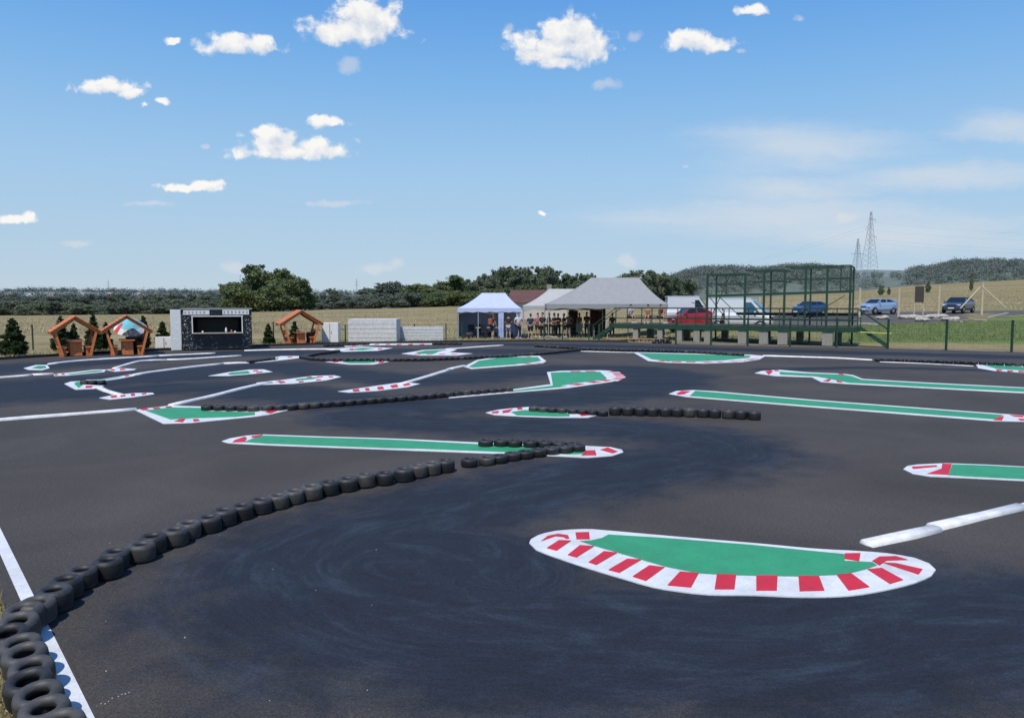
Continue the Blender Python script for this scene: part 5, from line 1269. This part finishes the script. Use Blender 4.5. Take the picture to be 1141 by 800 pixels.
# ---- foliage
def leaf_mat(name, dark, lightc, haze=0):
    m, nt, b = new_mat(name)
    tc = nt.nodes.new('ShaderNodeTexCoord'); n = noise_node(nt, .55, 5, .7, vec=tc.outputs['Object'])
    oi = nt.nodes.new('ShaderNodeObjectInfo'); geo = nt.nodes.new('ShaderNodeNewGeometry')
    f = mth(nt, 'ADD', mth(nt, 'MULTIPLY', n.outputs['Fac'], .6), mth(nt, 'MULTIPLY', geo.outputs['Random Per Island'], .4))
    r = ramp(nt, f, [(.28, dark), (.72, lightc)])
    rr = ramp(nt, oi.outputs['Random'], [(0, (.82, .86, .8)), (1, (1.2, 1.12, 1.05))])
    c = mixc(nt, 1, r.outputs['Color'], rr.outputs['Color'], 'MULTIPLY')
    if haze: c = mixc(nt, haze, c, (.22, .26, .27))  # aerial haze mixed into the leaf colour as blue-grey
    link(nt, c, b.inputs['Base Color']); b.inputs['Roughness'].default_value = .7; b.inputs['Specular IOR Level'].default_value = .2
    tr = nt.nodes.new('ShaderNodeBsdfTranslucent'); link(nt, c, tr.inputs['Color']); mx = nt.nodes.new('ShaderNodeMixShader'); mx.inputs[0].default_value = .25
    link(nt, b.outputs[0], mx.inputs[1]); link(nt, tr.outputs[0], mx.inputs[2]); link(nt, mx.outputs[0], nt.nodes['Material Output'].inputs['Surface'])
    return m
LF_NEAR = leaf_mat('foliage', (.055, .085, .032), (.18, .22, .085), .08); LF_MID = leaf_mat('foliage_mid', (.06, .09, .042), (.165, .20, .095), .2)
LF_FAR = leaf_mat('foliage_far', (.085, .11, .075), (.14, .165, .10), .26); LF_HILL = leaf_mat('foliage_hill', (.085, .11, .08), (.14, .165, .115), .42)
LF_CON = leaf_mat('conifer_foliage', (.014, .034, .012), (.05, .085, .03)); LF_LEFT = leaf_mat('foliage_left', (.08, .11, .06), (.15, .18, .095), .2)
MTR = M('bark', (.07, .05, .035), .9, .3, 4)
def leaf_cloud(clumps, nleaf, size, seed, flat=.6):
    r = np.random.default_rng(seed); n = len(clumps)
    C = np.array([c[:3] for c in clumps]); S = np.array([c[3] for c in clumps]); wts = S**2.2; wts /= wts.sum()
    ci = r.choice(n, nleaf, p=wts); d = r.normal(size=(nleaf, 3)); d /= np.linalg.norm(d, axis=1)[:, None]
    rad = S[ci]*(r.random(nleaf)**.45)*(1+.15*r.normal(size=nleaf)); P = C[ci]+d*rad[:, None]*np.array([1, 1, .8])
    nrm = d*.7+r.normal(size=(nleaf, 3))*.6; nrm /= np.linalg.norm(nrm, axis=1)[:, None]
    up = r.normal(size=(nleaf, 3)); a = np.cross(nrm, up); a /= np.linalg.norm(a, axis=1)[:, None]; b = np.cross(nrm, a)
    s = size*(.55+.9*r.random(nleaf))[:, None]
    V = np.stack([P-a*s, P-b*s*flat, P+a*s, P+b*s*flat], 1).reshape(-1, 3); F_ = np.arange(nleaf*4).reshape(-1, 4)
    return V, F_
def tree_proto(seed, H, W, nleaf, size, trunk=.28, kind='round'):
    r = random.Random(seed); cl = []; m_ = MB()
    tz = H*trunk
    m_.tube([(0, 0, -.3), (.1, 0, tz*.6), (.0, .1, tz), (r.uniform(-.3, .3), 0, H*.62)], [W*.035, W*.028, W*.022, W*.008], 7)
    nb = 11 if kind != 'poplar' else 8
    for i in range(nb):
        a = 2*PI*i/nb+r.uniform(-.4, .4); z = r.uniform(H*.15, H*.86); k = 1-abs((z/H-.52)/.55)**2.1; rr = W/2*max(.2, k)*r.uniform(.55, .85)
        q = Vector((math.cos(a)*rr, math.sin(a)*rr, z)); m_.tube([(0, 0, tz*.8+z*.15), q*.5+Vector((0, 0, tz*.4)), q], [W*.014, W*.01, W*.004], 5)
        s = W*r.uniform(.13, .22)*(1 if kind != 'poplar' else 1.2); cl.append((q.x, q.y, q.z, s))
        for j in range(4):
            v = Vector((r.gauss(0, 1), r.gauss(0, 1), r.gauss(0, .8))).normalized()*s*1.05; cl.append((q.x+v.x, q.y+v.y, q.z+v.z, s*r.uniform(.4, .75)))
    cl.append((0, 0, H*.55, W*.33)); cl.append((0, 0, H*.30, W*.36)); cl.append((W*.2, 0, H*.2, W*.24)); cl.append((-W*.2, 0, H*.2, W*.24)); cl.append((0, W*.2, H*.2, W*.24)); cl.append((0, -W*.2, H*.2, W*.24)); cl.append((r.uniform(-.1, .1)*W, 0, H*.86, W*.15)); cl.append((r.uniform(-.2, .2)*W, 0, H*.93, W*.08))
    cl = [(x, y, min(z, H-s*.7), s) for x, y, z, s in cl]; cl = [(x, y, max(z, H*.02+s*.7), s) for x, y, z, s in cl]
    V, F_ = leaf_cloud(cl, nleaf, size, seed); me = bpy.data.meshes.new('crown'); me.from_pydata(V.tolist(), [], F_.tolist())
    t = m_.build('trunk', MTR); tm = t.data; bpy.data.objects.remove(t); return tm, me, H, W
PR = [tree_proto(1, 10, 9, 11000, .27, .1), tree_proto(2, 10, 8, 11000, .26, .1), tree_proto(3, 10, 10, 11000, .28, .1), tree_proto(4, 10, 5.2, 9000, .22, .1, 'poplar'), tree_proto(5, 10, 13, 11000, .32, .06)]
MCACHE = {}
def tree(px, pyt, pyb, Y, wpx, k, mat, label, group, name='broadleaf_tree', cat='tree'):
    tm, cm, H, W = PR[k]; key = (k, mat.name)
    if key not in MCACHE:
        c = cm.copy(); c.materials.append(mat); MCACHE[key] = c
    q = ON(px, Y); zt = RY(px, pyt, Y).z; zb = RY(px, pyb, Y).z; base = min(q.z, zb) if pyb else q.z
    h = zt-base; w_ = wpx/845*Y
    e = empty(name, (q.x, Y, base), random.uniform(0, 6.28), label, cat, group); e.scale = (w_/W, w_/W, h/H)
    t = bpy.data.objects.new('trunk', tm); col.objects.link(t); t.parent = e
    c = bpy.data.objects.new('crown', MCACHE[key]); col.objects.link(c); c.parent = e
    return e
# big group between the stall and third gazebo
for px, pt, w_, k, dy, lab in [(262,314,34,0,0,'dark shrubby tree at the left foot of the big tree group'), (288,293.5,46,1,-4,'tallest broad tree of the big group above the third gazebo'), (312,299,44,0,2,'broad tree in the middle right of the big group'), (330,308,34,2,-2,'rounded tree at the right shoulder of the big group'), (306,312,50,4,-8,'low wide tree at the front of the big group'), (340,318,24,1,4,'small tree at the right end of the big group'), (275,318,40,4,-6,'low bushy tree at the front left of the big group')]:
    tree(px, pt, 346, 215+dy, w_*1.12, k, LF_NEAR, lab, 'big tree group left of centre')
ctr = [(397,334,16),(408,322,18),(425,314,28),(442,313,26),(455,318,22),(470,316,34),(490,317,30),(505,305,26),(518,312,28),(532,310,24),(545,305,24),(560,297,20),(571,294.5,18),(583,296,18),(597,295,20),(609,296,18),(621,300,20),(634,305,20),(646,303,16),(656,304,14)]
for i, (px, pt, w_) in enumerate(ctr):
    tall = 8 <= i
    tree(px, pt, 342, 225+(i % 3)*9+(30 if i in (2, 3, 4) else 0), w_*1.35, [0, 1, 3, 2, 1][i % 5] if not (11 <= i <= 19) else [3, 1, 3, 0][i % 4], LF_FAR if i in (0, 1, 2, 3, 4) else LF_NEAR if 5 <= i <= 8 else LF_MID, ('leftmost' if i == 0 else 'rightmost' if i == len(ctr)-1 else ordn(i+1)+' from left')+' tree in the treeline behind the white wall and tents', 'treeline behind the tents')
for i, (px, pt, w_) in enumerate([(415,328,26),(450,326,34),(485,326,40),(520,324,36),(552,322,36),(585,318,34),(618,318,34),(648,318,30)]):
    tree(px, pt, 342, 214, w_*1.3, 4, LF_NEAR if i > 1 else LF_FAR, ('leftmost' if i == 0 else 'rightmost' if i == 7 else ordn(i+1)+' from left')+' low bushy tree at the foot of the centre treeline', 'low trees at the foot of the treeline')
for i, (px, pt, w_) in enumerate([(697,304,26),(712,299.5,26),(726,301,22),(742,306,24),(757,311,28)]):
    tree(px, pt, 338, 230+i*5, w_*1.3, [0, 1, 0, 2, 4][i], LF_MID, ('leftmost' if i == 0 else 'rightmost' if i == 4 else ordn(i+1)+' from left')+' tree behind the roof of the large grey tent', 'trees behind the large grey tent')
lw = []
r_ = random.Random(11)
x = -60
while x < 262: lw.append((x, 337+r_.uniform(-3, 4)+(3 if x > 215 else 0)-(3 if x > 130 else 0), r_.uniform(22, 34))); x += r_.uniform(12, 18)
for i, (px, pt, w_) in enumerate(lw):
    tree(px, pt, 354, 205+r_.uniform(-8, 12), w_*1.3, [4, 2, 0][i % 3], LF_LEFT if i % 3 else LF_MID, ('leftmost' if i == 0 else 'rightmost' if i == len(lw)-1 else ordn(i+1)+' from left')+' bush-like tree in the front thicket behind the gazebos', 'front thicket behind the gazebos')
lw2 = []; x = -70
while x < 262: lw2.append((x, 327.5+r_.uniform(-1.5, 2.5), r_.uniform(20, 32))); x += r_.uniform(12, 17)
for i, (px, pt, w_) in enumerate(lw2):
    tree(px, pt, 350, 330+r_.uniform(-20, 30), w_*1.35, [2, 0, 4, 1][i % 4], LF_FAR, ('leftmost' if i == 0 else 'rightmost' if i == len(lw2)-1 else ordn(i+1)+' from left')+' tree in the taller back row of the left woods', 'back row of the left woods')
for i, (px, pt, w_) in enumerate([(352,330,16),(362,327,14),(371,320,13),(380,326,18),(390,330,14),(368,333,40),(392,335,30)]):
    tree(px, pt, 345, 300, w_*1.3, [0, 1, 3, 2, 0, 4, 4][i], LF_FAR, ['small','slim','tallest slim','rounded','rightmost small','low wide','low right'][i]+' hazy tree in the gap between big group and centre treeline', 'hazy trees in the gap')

# hills beyond, covered with forest
def hill(name, label, Y, crest, base_z, mat):
    m_ = []; f_ = []; xs_ = list(range(crest[0][0], crest[-1][0]+1, 8)); rows_ = [0, .35, .7, 1.0, 1.2]
    for px in xs_:
        py = float(np.interp(px, [c[0] for c in crest], [c[1] for c in crest])); zt = RY(px, py, Y).z
        for t in rows_:
            yy = Y*(.72+.28*t); z = base_z+(zt-base_z)*math.sin(min(t, 1)*PI/2) if t <= 1 else zt-8
            m_.append(((px-CX)/F*yy, yy, z))
    R_ = len(rows_)
    for i in range(len(xs_)-1):
        for k in range(R_-1): f_.append((i*R_+k, (i+1)*R_+k, (i+1)*R_+k+1, i*R_+k+1))
    me = bpy.data.meshes.new(name); me.from_pydata(m_, [], f_); me.shade_smooth(); me.materials.append(mat); o = bpy.data.objects.new(name, me); col.objects.link(o); tag(o, label, kind='structure'); return m_, f_
MHL = M('hill_scrub_hazed', (.11, .14, .115), .95, .25, .02); MHL2 = M('hill_haze', (.17, .21, .20), .95, .15, .01); MHF = M('hill_field', (.20, .20, .14), .95, .2, .02)  # scrub and ridge tones paled: distance haze painted into the base colour
cr1 = [(640,322),(700,317),(745,314),(765,306),(785,303),(820,302),(845,305),(870,301),(905,300),(930,303),(955,308),(1000,309),(1010,305),(1040,301),(1060,296),(1100,295),(1141,296),(1250,300),(1500,304)]
hill('hill', 'forested hill behind the driver stand at right', 700, cr1, -6, MHL)
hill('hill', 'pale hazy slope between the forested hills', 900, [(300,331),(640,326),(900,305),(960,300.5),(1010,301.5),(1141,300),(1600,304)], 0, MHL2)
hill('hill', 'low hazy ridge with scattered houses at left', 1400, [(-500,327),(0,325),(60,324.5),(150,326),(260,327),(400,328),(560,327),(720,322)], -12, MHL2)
hill('hill', 'low wooded rise in front of the hazy ridge at left', 600, [(-500,333),(0,332),(200,332),(400,334),(650,334)], -6, MHL)
def forest(label, Y, crest, n, w_, h_, mat, seed, ylo=.80, skip=None):
    r = random.Random(seed); V, Fc = [], []; ico = bmesh.new(); bmesh.ops.create_icosphere(ico, subdivisions=2, radius=1)
    cl = []
    for i in range(n):
        px = r.uniform(crest[0][0], crest[-1][0]); t = r.random()**.6
        if skip and skip(px, t, r): continue
        yy = Y*(ylo+(1-ylo)*t); py = float(np.interp(px, [c[0] for c in crest], [c[1] for c in crest])); zt = RY(px, py, Y).z
        tt = (yy/Y-.72)/.28; z = -6+(zt+6)*math.sin(min(max(tt, 0), 1)*PI/2)
        s = w_*r.uniform(.6, 1.3); cl.append(((px-CX)/F*yy, yy, z+h_*.35*r.uniform(.2, 1.1), s))
    V, F_ = leaf_cloud(cl, int(len(cl)*120), w_*.10, seed, .7)
    me = bpy.data.meshes.new('forest'); me.from_pydata(V.tolist(), [], F_.tolist()); me.materials.append(mat); o = bpy.data.objects.new('distant_forest', me); col.objects.link(o); tag(o, label, kind='stuff')
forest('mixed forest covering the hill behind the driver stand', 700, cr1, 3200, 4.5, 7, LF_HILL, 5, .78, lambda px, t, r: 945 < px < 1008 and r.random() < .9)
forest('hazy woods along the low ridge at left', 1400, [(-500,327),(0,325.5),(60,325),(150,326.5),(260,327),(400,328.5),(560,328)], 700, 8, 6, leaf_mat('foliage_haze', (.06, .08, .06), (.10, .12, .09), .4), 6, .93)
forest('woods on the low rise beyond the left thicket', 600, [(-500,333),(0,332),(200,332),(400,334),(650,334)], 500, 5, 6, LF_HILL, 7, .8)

# conifers beside gazebos and stall
def conifer_proto(seed):
    r = random.Random(seed); cl = []
    for i in range(150):
        z = r.uniform(.12, 2.0); rr = .50*(1-(z/2.3)**1.5)*r.uniform(.35, 1.0); a = r.uniform(0, 6.28); cl.append((rr*math.cos(a), rr*math.sin(a), z, .19*(1-z/3.0)))
    cl.append((0, 0, 2.08, .09)); V, F_ = leaf_cloud(cl, 16000, .05, seed, .45); me = bpy.data.meshes.new('crown'); me.from_pydata(V.tolist(), [], F_.tolist()); me.materials.append(LF_CON)
    t = MB().tube([(0, 0, -.05), (0, 0, .8), (0, 0, 1.9)], [.05, .035, .01], 6).build('trunk', MTR); tm = t.data; bpy.data.objects.remove(t); return tm, me
CP = [conifer_proto(1), conifer_proto(2)]
for i, (px, pyb, pyt, w_, lab) in enumerate([(14,396,354,32,'large conifer shrub nearest the left edge of the photo'), (68,393,352,22,'conifer shrub behind the left post of the left gazebo'), (82,392,360,16,'conifer shrub seen through the left gazebo'), (104,392,350,20,'slim conifer shrub between the left and middle gazebos'), (160,391,351,18,'conifer shrub behind the right side of the middle gazebo'), (181,389,358,20,'conifer shrub just left of the food stall'), (299,384,360,14,'conifer shrub right of the food stall'), (328,383,358,15,'conifer shrub seen through the third gazebo'), (118,391,358,14,'conifer shrub behind the left post of the middle gazebo')]):
    q = G(px, pyb); Y = max(q.y, yb(q.x)+.8); Y = Y+1.6 if i in (1, 2, 3, 4, 7, 8) else Y; zt = RY(px, pyt, Y).z; x_ = (px-CX)/F*Y
    e = empty('conifer_shrub', (x_, Y, T(x_, Y)), i*1.3, lab, 'shrub', 'conifer shrubs by the gazebos'); e.scale = (w_/845*Y/1.1,)*2+((zt-T(x_, Y))/2.15,)
    tm, cm = CP[i % 2]; t = bpy.data.objects.new('trunk', tm); col.objects.link(t); t.parent = e; c = bpy.data.objects.new('crown', cm); col.objects.link(c); c.parent = e
# small saplings and field bushes
for i, (px, pt, w_, Y, lab) in enumerate([(1080,303,4.5,150,'thin sapling in the field above the dark car'), (980,317,6,150,'small leafless sapling above the silver blue car'), (1032,313,6,150,'small dark sapling right of the brown board'), (989,320,4,150,'tiny shrub right of the sapling above the silver car')]):
    tree(px, pt, 0, Y, w_, 1, LF_MID, lab, 'saplings in the right field', 'sapling', 'sapling')
# field tufts and verge grass as stuff
def tufts(name, label, spots, n, hmin, hmax, cols_, seed, wd=.02):
    r = np.random.default_rng(seed); V = []; Fc = []
    for i in range(n):
        x, y = spots(r); z = T(x, y)-.02; h = r.uniform(hmin, hmax); a = r.uniform(0, 6.28); lx, ly = r.normal(0, .3, 2)*h; ca, sa = math.cos(a)*wd, math.sin(a)*wd
        o = len(V); V += [(x-ca, y-sa, z), (x+ca, y+sa, z), (x+lx, y+ly, z+h)]; Fc.append((o, o+1, o+2))
    me = bpy.data.meshes.new(name); me.from_pydata(V, [], Fc)
    for c in cols_: me.materials.append(M('blade', c, .9, .2, 2))
    me.polygons.foreach_set('material_index', (np.arange(len(Fc))*7 % len(cols_)).astype(int))
    o = bpy.data.objects.new(name, me); col.objects.link(o); tag(o, label, kind='stuff')
STRAW = [(.30, .23, .12), (.22, .17, .085), (.38, .31, .18)]; GRN = [(.05, .09, .02), (.08, .12, .03), (.12, .13, .05)]
def near_spot(r):
    y = r.uniform(3.5, 13); return xl(y)-.3-abs(r.normal(0, .7)), y
tufts('dry_grass', 'dry straw grass beside the white edge line at bottom left', near_spot, 5000, .03, .12, STRAW+GRN[:1], 1, .006)
def verge(r):
    px = r.uniform(-60, 760); x = (px-CX)/F*45; b = yb(x); y = b+.25+abs(r.normal(0, 3.5)); return (px-CX)/F*y, max(y, yb((px-CX)/F*y)+.2)
tufts('verge_grass', 'dry verge grass along the far side of the asphalt', verge, 14000, .05, .2, [(.40, .33, .20), (.28, .24, .13), (.24, .25, .11)], 2, .02)
def bank(r):
    px = r.uniform(760, 1250); y = r.uniform(47.5, 58)
    if px < 945 and r.random() < .6: px = r.uniform(945, 1250)
    return (px-CX)/F*y, y
tufts('bank_grass', 'green grass on the bank behind the right fence', bank, 16000, .03, .11, [(.06, .11, .03), (.10, .15, .05), (.24, .23, .12), (.17, .17, .08)], 3, .02)
def field(r):
    px = r.uniform(-100, 1250); y = 62+abs(r.normal(0, 1))*60
    while px > 760 and y < 77: y = r.uniform(77, 180)
    return (px-CX)/F*y, y
tufts('field_grass', 'tall dry grass of the open field', field, 22000, .08, .26, [(.40, .33, .20), (.30, .25, .14), (.46, .39, .25)], 4, .04)

# crumbs of gravel on the asphalt
cr_ = MB(); rr_ = random.Random(4)
for i in range(24):
    px = rr_.uniform(105, 420); py = rr_.uniform(560, 830); q = G(px, py)
    if i < 9: q = G(108+i*4.5+rr_.gauss(0, .8), 787-i*2+rr_.gauss(0, .8))
    s_ = rr_.uniform(.003, .007); a = rr_.uniform(0, 3)
    cr_.box((q.x, q.y, s_*.5+.002), (s_*1.6, s_, s_), rz=a)
tag(cr_.build('gravel_crumbs', M('crumb', (.45, .43, .38), .9, .3, 30)), 'tiny pale gravel crumbs scattered over the near asphalt', kind='stuff')
